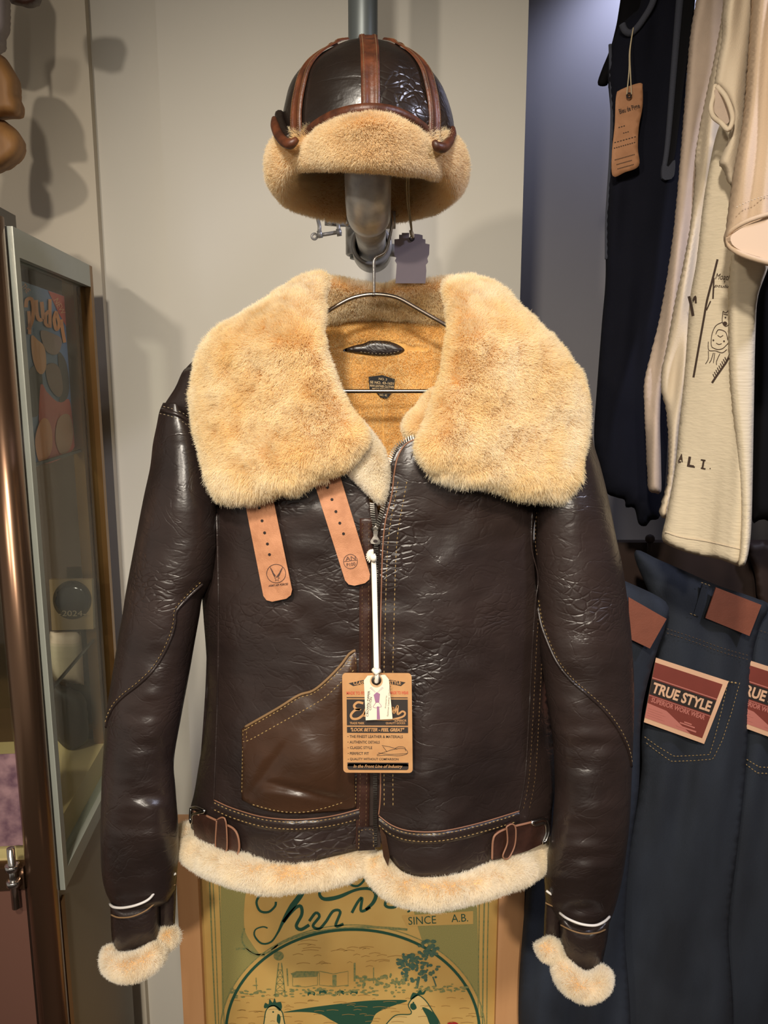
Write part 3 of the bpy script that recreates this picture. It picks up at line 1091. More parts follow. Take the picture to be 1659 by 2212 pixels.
def furroll(name, path, rad, par, count, length, material, seed, comb=(0, 0, -0.2), skin=None, seg=14):
    p = cr(path, 5)
    r = rad if np.isscalar(rad) else np.interp(np.linspace(0, 1, len(p)), np.linspace(0, 1, len(rad)), rad)
    o = tube(name, P(p[:, 0], p[:, 1], p[:, 2]), r, skin or M_skin, par, seg)
    # make normals face outward whichever way the sweep ran
    wool([o], o, count, length, 0.00026, material, seed=seed, comb=comb, clump=0.5, face=2.0)
    return o


furroll('cuff_fur', [(240, 2052, 1.0), (243, 2078, .985), (262, 2090, .972), (292, 2088, .968), (320, 2074, .972), (342, 2052, .988)], [.010, .014, .0155, .0155, .0145, .012], cl_a, 17000, .007, M_wool_pale, 31)
furroll('cuff_fur', [(342, 2030, 1.01), (360, 2026, 1.005), (378, 2022, 1.012)], [.010, .0145, .010], cl_b, 6000, .007, M_wool_pale, 32)
furroll('cuff_fur', [(1212, 2072, .995), (1220, 2102, .975), (1242, 2124, .962), (1268, 2134, .96), (1292, 2126, .965), (1302, 2104, .985)], [.011, .0145, .0155, .0155, .0145, .012], cr_a, 17000, .007, M_wool_pale, 33)
furroll('cuff_fur', [(1174, 2034, 1.0), (1184, 2050, .995), (1202, 2056, .998)], [.012, .0145, .012], cr_b, 6000, .007, M_wool_pale, 34)

# ---- collar
def colb(x, y):
    x = np.asarray(x, float); y = np.asarray(y, float)
    u = np.abs(x - 825) / 430.0
    return 0.946 + 0.085 * u ** 2.2 + 0.10 * np.clip((760 - y) / 170, 0, 1) ** 1.6 - 0.012 * np.clip((y - 900) / 180, 0, 1)


cdisp = lambda x, y: 0.010 * (pnoise(x, y, 1 / 70, 12) - 0.5)
c_left = cr([(700, 600), (655, 604), (612, 628), (560, 664), (505, 695), (462, 726), (436, 764), (424, 810), (419, 868), (428, 930), (441, 988), (455, 1036), (470, 1062), (502, 1072), (560, 1065), (640, 1044), (700, 1022), (745, 1006), (775, 975), (790, 948), (770, 915), (738, 865), (712, 805), (696, 745), (690, 690), (692, 645)], 9, True)
c_right = cr([(975, 606), (1030, 606), (1075, 622), (1112, 660), (1150, 697), (1190, 733), (1222, 775), (1250, 812), (1263, 852), (1264, 915), (1254, 985), (1243, 1035), (1222, 1064), (1180, 1068), (1090, 1047), (1010, 1033), (940, 1014), (914, 986), (910, 952), (928, 908), (948, 850), (966, 790), (978, 722), (974, 660), (965, 625)], 9, True)
cL = inflate('collar', c_left, colb, 0.030, 0.022, 60, M_skin, jk, 9, cdisp)
cR = inflate('collar', c_right, colb, 0.030, 0.022, 60, M_skin, jk, 9, cdisp)
stand = cr([(640, 622), (680, 602), (730, 604), (808, 620), (870, 612), (920, 608), (985, 606), (1020, 650), (1000, 720), (930, 702), (808, 688), (720, 700), (665, 715), (640, 660)], 9, True)
cS = inflate('collar_stand', stand, lambda x, y: 1.148 + 0.0006 * (np.asarray(y) - 640) + 0.0 * np.asarray(x), 0.016, 0.014, 26, M_skin, jk, 9)
for a_, n_, sd in ((cL, 150000, 41), (cR, 150000, 42)):
    wool([a_], a_, n_, 0.0098, 0.00028, M_wool, seed=sd, comb=(0, 0, -0.2), clump=0.55, jitter=0.3)
for a_, zz_, sd in ((cL, 1030, 46), (cR, 1025, 47)):
    zl_ = float(P(700, zz_, .93)[2])
    wool([a_], a_, 60000, 0.0145, 0.00026, M_wool, seed=sd, comb=(0, 0.1, -0.75), clump=0.9, jitter=0.4, keep=lambda r: r[:, 2] < zl_ + 0.012 * vnoise(r, 40, 3), name='wool_fringe')
wool([cS], cS, 46000, 0.0075, 0.00028, M_wool, seed=43, comb=(0, 0, 0.1), clump=0.4)
# facing: pale wool of the open front edge, left of the zip
fp = cr([(756, 935), (775, 912), (800, 940), (824, 972), (834, 1005), (834, 1040), (828, 1072), (822, 1082), (805, 1066), (782, 1044), (764, 1028), (756, 1012), (768, 985)], 7, True)
fac = inflate('front_facing', fp, lambda x, y: YF(x, y) - 0.010 - 0.0 * x, 0.014, 0.010, 24, M_skin, jk, 7)
wool([fac], fac, 24000, 0.0065, 0.00026, M_wool_pale, seed=44, comb=(-0.2, 0, -0.2), clump=0.35)
fp = cr([(880, 905), (905, 880), (930, 850), (950, 850), (946, 900), (925, 935), (900, 940), (880, 935)], 7, True)
fac2 = inflate('front_facing', fp, lambda x, y: YF(x, y) + 0.006, 0.014, 0.010, 24, M_skin_gold, jk, 7)
wool([fac2], fac2, 14000, 0.0075, 0.00026, M_wool, seed=45, comb=(-0.3, 0, -0.1), clump=0.5)

# ---- collar straps
def strap(tl, tr, bl, br, holes, skew):
    """tan strap from under the collar; corners px"""
    tl, tr, bl, br = map(np.array, (tl, tr, bl, br))
    ax_ = (bl + br) / 2 - (tl + tr) / 2
    L = np.linalg.norm(ax_); d = ax_ / L
    r = 16
    sd = (br - bl) / np.linalg.norm(br - bl)
    pts = [tl]
    pts += [bl - d * r, bl - d * r * 0.35 + sd * r * 0.3, bl + sd * r]
    pts += [br - sd * r, br - d * r * 0.35 - sd * r * 0.3, br - d * r, tr]
    base = lambda x, y: YF(x, y) - 0.009 - 0.006 * np.clip((y - 1050) / 200, 0, 1)
    o = slab('collar_strap', lin(pts, 9), base, 0.0030, M_tan, jk, 12, smooth=False)
    for hx, hy in holes:
        V, Fc = patch_geo(circle_px(hx, hy, 3.2, 3.2, 14), base, 0.0006)
        mk('punch_hole', V, Fc, M_hole, o, smooth=False)
    return o, base


s1, b1 = strap((520, 1040), (582, 1040), (572, 1303), (634, 1290), [(560, 1097), (566, 1125), (571.5, 1151), (577.5, 1175), (582, 1198)], 0)
s2, b2 = strap((668, 1010), (726, 1000), (750, 1269), (804, 1256), [(707.5, 1053), (717, 1079), (725.5, 1105), (734, 1130), (742, 1153)], 0)
g = [stroke_geo(np.vstack([circle_px(596.5, 1239, 20.5, 20, 40), circle_px(596.5, 1239, 20.5, 20, 40)[:1]]), 1.3, b1, .0006)]
for sgn in (-1, 1):
    for k in range(5):
        q = cr([(597 + sgn * 3, 1246 - k * 0.5), (597 + sgn * (7 + k), 1240 - k * 2.2), (597 + sgn * (8 + k * 1.3), 1233 - k * 2.0)], 2)
        g.append(stroke_geo(q, np.linspace(3.2, 1.0, len(q)), b1, .0006))
star = [(598 + (6 if k % 2 == 0 else 2.6) * math.sin(math.pi * k / 5), 1250 - (6 if k % 2 == 0 else 2.6) * math.cos(math.pi * k / 5)) for k in range(10)]
g.append(stroke_geo(np.array(star + star[:1]), 1.2, b1, .0007))
g.append(text_geo('ARMY AIR FORCES', 601, 1263.5, 43, 4.6, -6, b1, .0007, shear=.25, bold=.02))
printed('stamp', g, M_ink, s1)
g = [stroke_geo(np.vstack([circle_px(757, 1213, 15, 15.5, 36), circle_px(757, 1213, 15, 15.5, 36)[:1]]), 1.2, b2, .0006),
     text_geo('AN', 757, 1206, 22, 9, -6, b2, .0007), text_geo('P100', 758, 1219, 19, 7, -8, b2, .0007, bold=.01),
     stroke_geo(np.array([(743, 1213), (772, 1210)]), 1.0, b2, .0006)]
printed('stamp', g, M_ink, s2)

# ---- placket, zip
YZ = lambda x, y: YF(x, y) - 0.003
slab('zip_placket', lin([(777, 1120), (806, 1120), (801, 1500), (797, 1830), (768, 1836), (775, 1500)], 12), YF, 0.004, M_strapdark, jk, 12, off=0.0035, smooth=True)
pk = jk.children[-1]
for x0, x1 in ((783, 776), (797, 790)):
    stitch('stitching', [(x0, 1130), (x0 - 1, 1500), (x1, 1790)], lambda x, y: YF(x, y) - .004, M_thread_dark, pk, 6, 3, 1.8)
slab('zip_tape', lin([(799, 1088), (812, 1085), (822, 1140), (824, 1300), (822, 1830), (796, 1832), (800, 1300)], 12), YF, 0.002, mat('zip_tape_cloth', srgb(40, 28, 22), 0.9), jk, 12, off=0.0005)
zt = jk.children[-1]
teeth = []


def tooth(x, y, ang, base, s=5.0):
    c, sn = math.cos(ang), math.sin(ang)
    q = np.array([(-s, -1.3), (s, -1.3), (s, 1.3), (-s, 1.3)])
    q = np.stack([x + q[:, 0] * c - q[:, 1] * sn, y + q[:, 0] * sn + q[:, 1] * c], 1)
    Yb = ev(base, q[:, 0], q[:, 1])
    a = P(q[:, 0], q[:, 1], Yb - 0.003); b = P(q[:, 0], q[:, 1], Yb)
    return np.concatenate([a, b]), [(0, 3, 2, 1)[::-1], (0, 4, 5, 1), (1, 5, 6, 2), (2, 6, 7, 3), (3, 7, 4, 0)]


zr = lin(cr([(815, 1138), (826, 1100), (834, 1060), (838, 1020), (843, 990), (855, 967), (872, 953), (896, 942)], 3), 1.0, False)
zl = lin(cr([(810, 1140), (806, 1118), (804, 1095), (803, 1080)], 3), 1.0, False)
for z_, st in ((zr, 5.0), (zl, 5.0)):
    for k in range(int(len(z_) / st)):
        i = min(int(k * st), len(z_) - 2)
        d = z_[i + 1] - z_[i]
        teeth.append(tooth(z_[i][0], z_[i][1], math.atan2(d[1], d[0]) + math.pi / 2 + 0.25, YZ))
for k in range(135):
    y = 1168 + k * 4.9
    teeth.append(tooth(812.5 - (y - 1168) * 0.004, y, 0.12 if k % 2 else -0.12, YZ, 4.5))
V, Fc = join(teeth)
mk('zip_teeth', V, Fc, M_zip, zt, smooth=False, kind='stuff')
zs = inflate('zip_slider', lin([(811, 1130), (822, 1141), (820, 1145), (817, 1150), (804, 1150), (802, 1145), (800, 1142)], 3), lambda x, y: YF(x, y) - .006, .004, .004, 4, M_zip, zt, 3)
pull = [(806, 1147), (817, 1147), (815, 1158), (822, 1170), (820, 1176), (812, 1176), (801, 1174), (800, 1169), (807, 1158)]
slab('pull_tab', lin(pull, 3), lambda x, y: YF(x, y) - .012, .002, M_zip, zs)
V, Fc = patch_geo(circle_px(811, 1169, 5, 3.4, 16), lambda x, y: YF(x, y) - .012, .0004)
mk('pull_hole', V, Fc, M_hole, jk.children[-1] if False else zs, smooth=False)
# right fly edge
pth = lin(cr([(902, 946), (876, 960), (860, 985), (852, 1020), (846, 1070), (832, 1130), (826, 1200), (822, 1350), (820, 1500), (822, 1700), (818, 1760)], 6), 8, False)
tpx('fly_edge', pth, 0.0010, YFr, 0.0006, M_edge, right, 8)
for dx in (8, 27):
    stitch('stitching', [(a + dx, b) for a, b in cr([(852, 1040), (843, 1090), (834, 1140), (828, 1210), (824, 1350), (821, 1500), (822, 1750)], 8)], YFr, M_thread, right, 7, 3.2, 2.4)

# ---- slash pocket on the left front
pb = lambda x, y: YF(x, y) - 0.0035
pw = np.concatenate([cr([(522, 1576), (534, 1568), (600, 1530), (645, 1502), (676, 1492), (706, 1468), (735, 1438), (755, 1414), (769, 1405)], 7), cr([(771, 1440), (768, 1560), (766, 1680), (770, 1745)], 9), cr([(740, 1752), (640, 1758), (570, 1750), (522, 1728)], 9), lin([(520, 1700), (523, 1640)], 9, False)])


def pocdisp(x, y):
    e = edist(pw, np.stack([x, y], 1))
    b = np.clip(e / 40, 0, 1)
    # the pouch sags: one diagonal fold and a fuller lower right corner
    f1 = np.exp(-(((x - 560) * 0.82 + (y - 1690) * 0.57) / 13) ** 2) * np.clip((y - 1580) / 60, 0, 1)
    f2 = np.exp(-(((y - 1690) - (x - 570) * 0.24) / 9) ** 2) * (x > 565)
    full = np.exp(-((x - 690) / 75) ** 2 - ((y - 1650) / 75) ** 2)
    return YF(x, y) - 0.0035 - b * (0.006 + 0.010 * full - 0.0055 * np.maximum(f1, f2))


poc = slab('pocket', pw, pocdisp, 0.004, M_pocket, jk, 7, smooth=True)
tpx('pocket_welt', cr([(530, 1570), (600, 1530), (645, 1502), (676, 1492), (706, 1468), (735, 1438), (755, 1412), (768, 1405)], 6), .0018, pocdisp, .001, M_thread_dark, poc, 8)
up = cr([(527, 1578), (540, 1570), (600, 1536), (645, 1508), (676, 1498), (708, 1474), (738, 1444), (768, 1412)], 5)
stitch('stitching', up, pocdisp, M_thread, poc, 6.5, 2.5, 2.6)
stitch('stitching', cr([(522, 1602), (540, 1598), (600, 1565), (660, 1532), (700, 1508), (735, 1476), (770, 1442)], 5), pocdisp, M_thread, poc, 6.5, 2.5, 2.6)
for q in ([(525, 1576), (524, 1602)], [(533, 1572), (532, 1600)], [(757, 1424), (758, 1452)], [(768, 1412), (769, 1442)], [(524, 1604), (522, 1720)], [(777 - 8, 1680), (768, 1742)]):
    stitch('stitching', q, pocdisp, M_thread, poc, 6, 2.5, 1.8)
stitch('stitching', cr([(545, 1738), (600, 1752), (650, 1755), (700, 1746), (745, 1732)], 6), lambda x, y: pocdisp(x, y) - .001, M_thread, poc, 6.5, 2.5, 2.6)

# ---- waistband
wl_t = [(462, 1728), (500, 1745), (560, 1763), (620, 1770), (680, 1768), (730, 1760), (776, 1748)]
wr_t = [(818, 1762), (845, 1782), (880, 1794), (930, 1797), (980, 1791), (1050, 1774), (1122, 1752)]
for top, pan, bs in ((wl_t, left, YF), (wr_t, right, YFr)):
    c = cr(top, 6)
    V, Fc = [], []
    # turned band: raised welt along the top of the waistband
    l = c; r_ = c + np.array([0, 24])
    rows = [(0, 0.0), (2, .0035), (12, .0045), (22, .0030), (27, 0.0)]
    for dy, o_ in rows:
        V.append(P(c[:, 0], c[:, 1] + dy, ev(bs, c[:, 0], c[:, 1] + dy) - o_ - .0006))
    V = np.concatenate(V); n = len(c)
    for k in range(len(rows) - 1):
        for i in range(n - 1):
            a = k * n + i
            Fc.append((a, a + n, a + n + 1, a + 1))
    wb = mk('waistband_welt', V, Fc, M_leather, jk)
    tpx('cut_edge', c, .0008, bs, .0040, M_edge, wb, 6)
    for dy in (6, 21):
        stitch('stitching', c + np.array([0, dy]), lambda x, y: bs(x, y) - .0045, M_thread, wb, 6.5, 2.6, 2.5)
# zip garage tab at the hem
tb = slab('hem_tab', lin([(772, 1790), (808, 1786), (810, 1836), (774, 1838)], 8), YF, .004, M_leather, jk, off=.006)
stitch('stitching', [(775, 1834), (776, 1794), (806, 1791), (807, 1834)], lambda x, y: YF(x, y) - .006, M_thread, tb, 6, 2.6, 1.9)
tb = slab('hem_tab', lin([(820, 1785), (834, 1806), (842, 1850), (838, 1872), (828, 1850)], 8), YFr, .004, M_pocket, jk, off=.004)
# side panel seam on the right
for q, mt in (([(1150, 1105), (1148, 1180), (1162, 1245), (1157, 1300), (1150, 1400), (1142, 1560), (1134, 1680), (1120, 1755)], M_thread_dark),):
    tpx('side_seam', cr(q, 7), .0009, YFr, .0004, M_leather, right, 6)
    stitch('stitching', cr(q, 7) + np.array([9, 0]), YFr, M_thread_dark, right, 6, 3, 1.6)
    stitch('stitching', cr(q, 7)[20:] + np.array([22, 0]), YFr, M_thread_dark, right, 6, 3, 1.6)
tpx('side_seam', cr([(468, 1110), (472, 1300), (470, 1500), (462, 1728)], 8), .0016, YF, .0010, M_leather, left, 6)

# ---- hem fur
furroll('hem_fur', [(398, 1795, 1.07), (408, 1822, 1.05), (440, 1848, 1.02), (490, 1870, .985), (540, 1884, .962), (600, 1892, .948), (660, 1887, .95), (720, 1874, .962), (770, 1862, .975), (800, 1860, .985)], [.015, .019, .019, .018, .0175, .0175, .0175, .0175, .017, .012], jk, 70000, .0085, M_wool_pale, 51, comb=(0, 0, -0.3))
furroll('hem_fur', [(808, 1852, .975), (818, 1880, .965), (848, 1906, .95), (890, 1921, .938), (940, 1924, .932), (990, 1917, .937), (1050, 1902, .955), (1110, 1880, .985), (1150, 1860, 1.02), (1184, 1838, 1.06)], [.012, .017, .0175, .0175, .0175, .0175, .0175, .0175, .018, .016], jk, 70000, .0085, M_wool_pale, 52, comb=(0, 0, -0.3))

# ---- side adjuster straps with buckles


def side_strap(poly, edge_paths, loop, bkl, base):
    o = slab('adjuster_strap', lin(poly, 8), base, .0035, M_strapdark, jk, 10, off=.009, smooth=False)
    for e in edge_paths:
        tpx('strap_edge', cr(e, 5), .0016, base, .0095, M_edge, o, 8)
    p = cr(loop, 5, True)
    V, Fc = tube_geo(P(p[:, 0], p[:, 1], ev(base, p[:, 0], p[:, 1]) - .012), .0022, 8)
    k = slab('keeper_loop', lin(loop, 5), base, .006, M_strapdark, o, 0, off=.0135)
    tpx('strap_edge', cr(np.vstack([loop, loop[:1]]), 5), .0012, base, .0138, M_edge, k, 6)
    p = cr(np.vstack([bkl, bkl[:1]]), 5)
    tube('buckle', P(p[:, 0], p[:, 1], ev(base, p[:, 0], p[:, 1]) - .011), .0022, M_chrome, o, 10)
    return o


side_strap([(414, 1752), (440, 1762), (478, 1780), (505, 1793), (515, 1812), (516, 1842), (508, 1850), (480, 1842), (440, 1822), (420, 1806)],
           [[(446, 1762), (478, 1777), (503, 1789), (514, 1806), (517, 1832), (512, 1848)], [(418, 1752), (430, 1760)]],
           np.array([(468, 1772), (478, 1766), (488, 1775), (490, 1836), (478, 1838), (466, 1830)], float),
           np.array([(412, 1746), (424, 1744), (442, 1752), (430, 1756), (416, 1760), (414, 1778), (411, 1770)], float), YF)
side_strap([(1064, 1812), (1072, 1798), (1100, 1788), (1140, 1778), (1178, 1768), (1184, 1800), (1174, 1822), (1140, 1838), (1100, 1850), (1066, 1858)],
           [[(1178, 1768), (1140, 1778), (1100, 1788), (1074, 1800), (1065, 1815), (1063, 1856)]],
           np.array([(1094, 1786), (1106, 1780), (1114, 1790), (1112, 1826), (1098, 1854), (1086, 1850), (1096, 1820)], float),
           np.array([(1148, 1776), (1176, 1768), (1184, 1780), (1185, 1800), (1178, 1818), (1172, 1822), (1180, 1798), (1176, 1778), (1156, 1782)], float), YFr)

# ================================================================== HANGER
hg = thing('wire_hanger', P(808, 640, 1.10), 'flat brown metal hanger with chrome hook inside the flying jacket', 'hanger')
cy_ = 1.10
hk = [P(808, 638, cy_), P(808, 600, cy_), P(808, 562, cy_), P(812, 556, cy_), P(834, 540, cy_)]
hook_c = np.array([ax, cy_, PZ])
arc = [hook_c + 0.031 * np.array([math.cos(a), 0, math.sin(a)]) for a in np.radians(np.linspace(-10, 190, 14))]
pathh = np.array(cr(np.vstack([[p for p in hk], arc])[:, [0, 2, 1]], 0.004))[:, [0, 2, 1]]
tube('hook', pathh, 0.0021, M_chrome, hg, 12)
wire = cr([(560, 800), (600, 742), (683, 690), (720, 665), (755, 646), (785, 638), (808, 636), (835, 638), (862, 645), (900, 666), (972, 708), (1030, 745), (1070, 800)], 6)
V1, F1 = tube_geo(P(wire[:, 0], wire[:, 1], cy_), 0.0030, 10)
mk('shoulder_bar', V1, F1, M_hangmetal, hg)
tube('trouser_bar', P(np.array([562, 700, 820, 940, 1068]), np.array([806, 843, 844, 843, 806]) * 0 + np.array([845, 845, 845, 845, 845]), cy_), 0.0030, M_hangmetal, hg, 10)
for q in ([(560, 800), (553, 825), (562, 845)], [(1070, 800), (1077, 825), (1068, 845)]):
    p = cr(q, 5)
    tube('end_bend', P(p[:, 0], p[:, 1], cy_), 0.0030, M_hangmetal, hg, 10)
tube('ferrule', px3([(808, 632, cy_), (808, 641, cy_)]), 0.0036, M_hangmetal, hg, 12)

# ================================================================== SWING TAGS ON THE ZIP
M_kraft = mat('kraft_card', srgb(188, 142, 94), 0.7, col2=srgb(178, 130, 84), vscale=50)
M_kink = mat('black_print', srgb(46, 38, 34), 0.8)
M_kred = mat('red_print', srgb(186, 84, 60), 0.8)
M_cream = mat('cream_card', srgb(232, 218, 194), 0.7)
M_purple = mat('mauve_print', srgb(150, 106, 136), 0.8)
kt = thing('kraft_hang_tag', P(816, 1668, .925), 'kraft card hang tag with black panels and lettering hanging from the zip', 'tag')
KT = .925


def rrect(x0, y0, x1, y1, r, n=5):
    out = []
    for cx, cy, a in ((x1 - r, y0 + r, -90), (x1 - r, y1 - r, 0), (x0 + r, y1 - r, 90), (x0 + r, y0 + r, 180)):
        for k in range(n + 1):
            t = math.radians(a + 90 * k / n)
            out.append((cx + r * math.cos(t), cy + r * math.sin(t)))
    return np.array(out)


tilt = lambda p: np.stack([np.asarray(p)[:, 0] + (np.asarray(p)[:, 1] - 1453) * 0.012, np.asarray(p)[:, 1] + (np.asarray(p)[:, 0] - 740) * 0.004], 1)
kcard = slab('card', tilt(rrect(739, 1454, 889, 1669, 8)), KT, .0012, M_kraft, kt)


def kp(poly): return patch_geo(tilt(np.array(poly, float)), KT, .0004)


def ktext(s, cx, cy, w, h, **kw):
    q = tilt(np.array([(cx, cy)]))[0]
    return text_geo(s, q[0], q[1], w, h, 0.3, KT, kw.pop('off', .0005), **kw)


arcw = lambda x, y: (x, y - 0.0009 * x * x + 5)
blk = [kp([(748, 1506), (880, 1506), (880, 1508), (748, 1508)]), kp([(748, 1510.5), (880, 1510.5), (880, 1567), (748, 1567)]), kp([(748, 1570), (880, 1570), (880, 1583), (748, 1583)]), kp(rrect(748, 1649, 880, 1663, 5)), kp([(748, 1647), (880, 1647), (880, 1655), (748, 1655)])]
rb = cr([(753, 1476), (785, 1469), (815, 1467), (845, 1469), (876, 1474)], 8)
rb2 = cr([(866, 1482), (845, 1478), (815, 1476), (785, 1478), (763, 1482)], 8)
blk.append(patch_geo(np.vstack([rb, rb2]), KT, .0004))
for s_, cx, cy, w, h in (('THE FINEST LEATHER & MATERIALS', 811, 1591, 115, 6), ('AUTHENTIC DETAILS', 786, 1603, 65, 6), ('CLASSIC STYLE', 778, 1615, 48, 6), ('PERFECT FIT', 774, 1627.5, 41, 6), ('QUALITY WITHOUT COMPARISON', 806, 1640, 105, 6)):
    blk.append(ktext(s_, cx, cy, w, h, bold=.015))
    blk.append(kp(circle_px(750, cy, 1, 1, 8)))
# little aeroplane line drawing
for q in ([(812, 1630), (830, 1624), (850, 1618), (872, 1617), (878, 1627), (860, 1632), (835, 1631), (812, 1632)], [(823, 1610), (840, 1613), (856, 1618)], [(825, 1612), (834, 1624)], [(852, 1616), (858, 1613), (872, 1614), (874, 1622)], [(815, 1626), (840, 1629), (878, 1627)]):
    blk.append(stroke_geo(cr(tilt(q), 3), 1.0, KT, .0005))
printed('black_print', blk, M_kink, kcard)
printed('red_print', [ktext('MADE TO FIT', 768, 1497, 40, 7, bold=.03), ktext('MADE TO WEAR', 862, 1496, 40, 7, bold=.03)], M_kred, kcard)
kl = [ktext('CLASSIC', 780, 1475, 34, 8, bold=.03, off=.0007, shear=.1), ktext('STYLE', 853, 1474, 26, 8, bold=.03, off=.0007),
      ktext('"LOOK BETTER - FEEL GREAT"', 814, 1576, 116, 8, bold=.04, shear=.25, off=.0007), ktext('In the Front Line of Industry', 814, 1656, 106, 9, bold=.01, shear=.3, off=.0007),
      ktext('TRADE MARK', 770, 1562, 32, 5, bold=.02, off=.0007), ktext('SUPERIOR', 864, 1556, 26, 5, bold=.02, off=.0007), ktext('QUALITY GOODS', 853, 1562, 42, 5, bold=.02, off=.0007)]
for q, w0 in (([(784, 1519), (772, 1517), (764, 1524), (768, 1531), (778, 1532), (766, 1534), (757, 1544), (760, 1552), (772, 1552), (784, 1543), (790, 1530)], 5), ([(786, 1548), (790, 1535), (798, 1532), (796, 1545), (806, 1538)], 4.5), ([(840, 1552), (848, 1528), (850, 1540), (858, 1524), (858, 1542), (868, 1536), (874, 1540), (868, 1548), (840, 1554), (800, 1553)], 4)):
    c = cr(tilt(q), 2.5)
    kl.append(stroke_geo(c, w0, KT, .0007))
printed('kraft_print', kl, M_kraft, kcard)
# second tag
wt = thing('cream_hang_tag', P(818, 1556, .918), 'small cream tag with mauve zip drawing in front of the kraft tag', 'tag')
WT = .918
wcard = slab('card', lin([(786, 1470), (794, 1460), (832, 1458), (840, 1468), (848, 1553), (790, 1556)], 10), WT, .0010, M_cream, wt)
V, Fc = ringgeo(tuple(P(813, 1470, WT - .0012)), 'Y', 0.0030, 0.0064, .0025, 24, .0005)
mk('eyelet', V, Fc, M_zip, wcard)
V, Fc = join([patch_geo(circle_px(813, 1471, 14, 14, 24), WT, .0003)])
mk('reinforcement', V, Fc, mat('tan_paper_ring', srgb(196, 160, 120), .8), wcard, smooth=False)
mv = [patch_geo([(814, 1495), (821, 1499), (819, 1518), (811, 1518), (807, 1501)], WT, .0003), patch_geo([(814, 1526), (819, 1526), (821, 1554), (814, 1554)], WT, .0003)]
mv.append(stroke_geo(cr([(812, 1518), (806, 1527), (812, 1529), (818, 1528), (824, 1526), (818, 1517)], 2), 1.0, WT, .0004))
for k in range(5):
    mv.append(stroke_geo(np.array([(799 + k * 2.4, 1487 + k * 2.0), (803 + k * 2.0, 1485 + k * 2.2)]), .9, WT, .0004))
    mv.append(stroke_geo(np.array([(828 - k * 2.4, 1487 + k * 2.0), (824 - k * 2.0, 1485 + k * 2.2)]), .9, WT, .0004))
printed('mauve_print', mv, M_purple, wcard)
printed('black_print', [text_geo('CROWN ZIPPER', 795, 1520, 56, 5, -86, WT, .0004, bold=.01), text_geo('COTTON', 800.5, 1520, 28, 4.5, -86, WT, .0004, bold=.01), text_geo('Produced by', 834, 1516, 27, 3.5, -86, WT, .0004), text_geo('Eastman Leather Clothing', 840, 1514, 66, 4, -86, WT, .0004)], M_kink, wcard)
# string
sg = thing('tag_string', P(808, 1470, .92), 'doubled white cotton string tying the hang tags to the zip pull', 'string')
for dx, r_ in ((-2.2, .0021), (2.4, .0021)):
    p = cr([(806 + dx * .6, 1196, .958), (808 + dx, 1240, .953), (810 + dx, 1320, .945), (812 + dx, 1400, .935), (813 + dx, 1448, .918)], 8)
    tube('strand', P(p[:, 0], p[:, 1], p[:, 2]), r_, M_white, sg, 8)
tube('knot', px3([(806, 1446, .914), (813, 1452, .910), (820, 1448, .914)]), [.003, .0045, .003], M_white, sg, 10)
tube('strand', px3(cr([(813, 1450, .912), (814, 1462, .911), (813, 1474, .914)], 3)), .0026, M_white, sg, 8)
for k in range(9):
    a = math.radians(120 + k * 19)
    p = cr([(806, 1200, .956), (805 + 10 * math.cos(a) * .6, 1196 + 8 * math.sin(a), .952), (804 + 13 * math.cos(a), 1196 + 15 * math.sin(a) + 6, .954)], 3)
    tube('frayed_end', P(p[:, 0], p[:, 1], p[:, 2]), .0010, M_white, sg, 6)
tube('knot', px3([(801, 1200, .952), (806, 1204, .950), (809, 1212, .952)]), [.003, .0048, .003], M_white, sg, 10)


# ================================================================== FRAMED POSTER BEHIND THE JACKET
M_wood = mat('pale_wood_frame', srgb(222, 170, 120), 0.5, col2=srgb(206, 152, 104), vscale=14, stretch=(1, 1, 0.08), bump=0.05, bscale=80)
M_paper = mat('yellowed_poster_paper', srgb(214, 178, 104), 0.55, col2=srgb(202, 160, 88), vscale=6)
M_green = mat('dark_green_print', srgb(34, 78, 58), 0.7)
M_olive = mat('stippled_olive_print', srgb(122, 122, 70), 0.7, col2=srgb(172, 158, 94), vscale=900)
M_sage = mat('sage_green_print', srgb(96, 118, 78), 0.7, col2=srgb(150, 140, 84), vscale=160)
YP = 1.50
pz0 = P(760, 2212, YP)[2]
po = thing('framed_poster', (float(P(760, 2000, YP)[0]), YP, 0.0), 'wooden framed yellow poster with green rooster farm print below the jacket', 'poster')


def vbox(x0px, x1px, yref, ytop, zbot, y0, y1):
    xa = float(P(x0px, yref, YP)[0]); xb = float(P(x1px, yref, YP)[0])
    return (xa, y0, zbot), (xb, y1, float(P(700, ytop, YP)[2]))


for nm, a, b in (('frame_stile', 392, 437), ('frame_stile', 1073, 1127)):
    lo, hi = vbox(a, b, 1990, 1766, 0.0, YP - .022, YP + .012)
    box(nm, lo, hi, M_wood, po)
xa = float(P(437, 1990, YP)[0]); xb = float(P(1073, 1990, YP)[0]); zt_ = float(P(700, 1766, YP)[2])
box('frame_rail', (xa, YP - .022, zt_ - .045), (xb, YP + .012, zt_), M_wood, po)
box('frame_rail', (xa, YP - .022, 0), (xb, YP + .012, .05), M_wood, po)
sheet = box('poster_sheet', (xa, YP - .004, .05), (xb, YP + .004, zt_ - .045), M_paper, po)
YPp = YP - .004


def pg(q): return patch_geo(np.array(q, float), YPp, .0006)


def ps(q, w, step=5, close=False): return stroke_geo(cr(q, step, close), w, YPp, .0009)


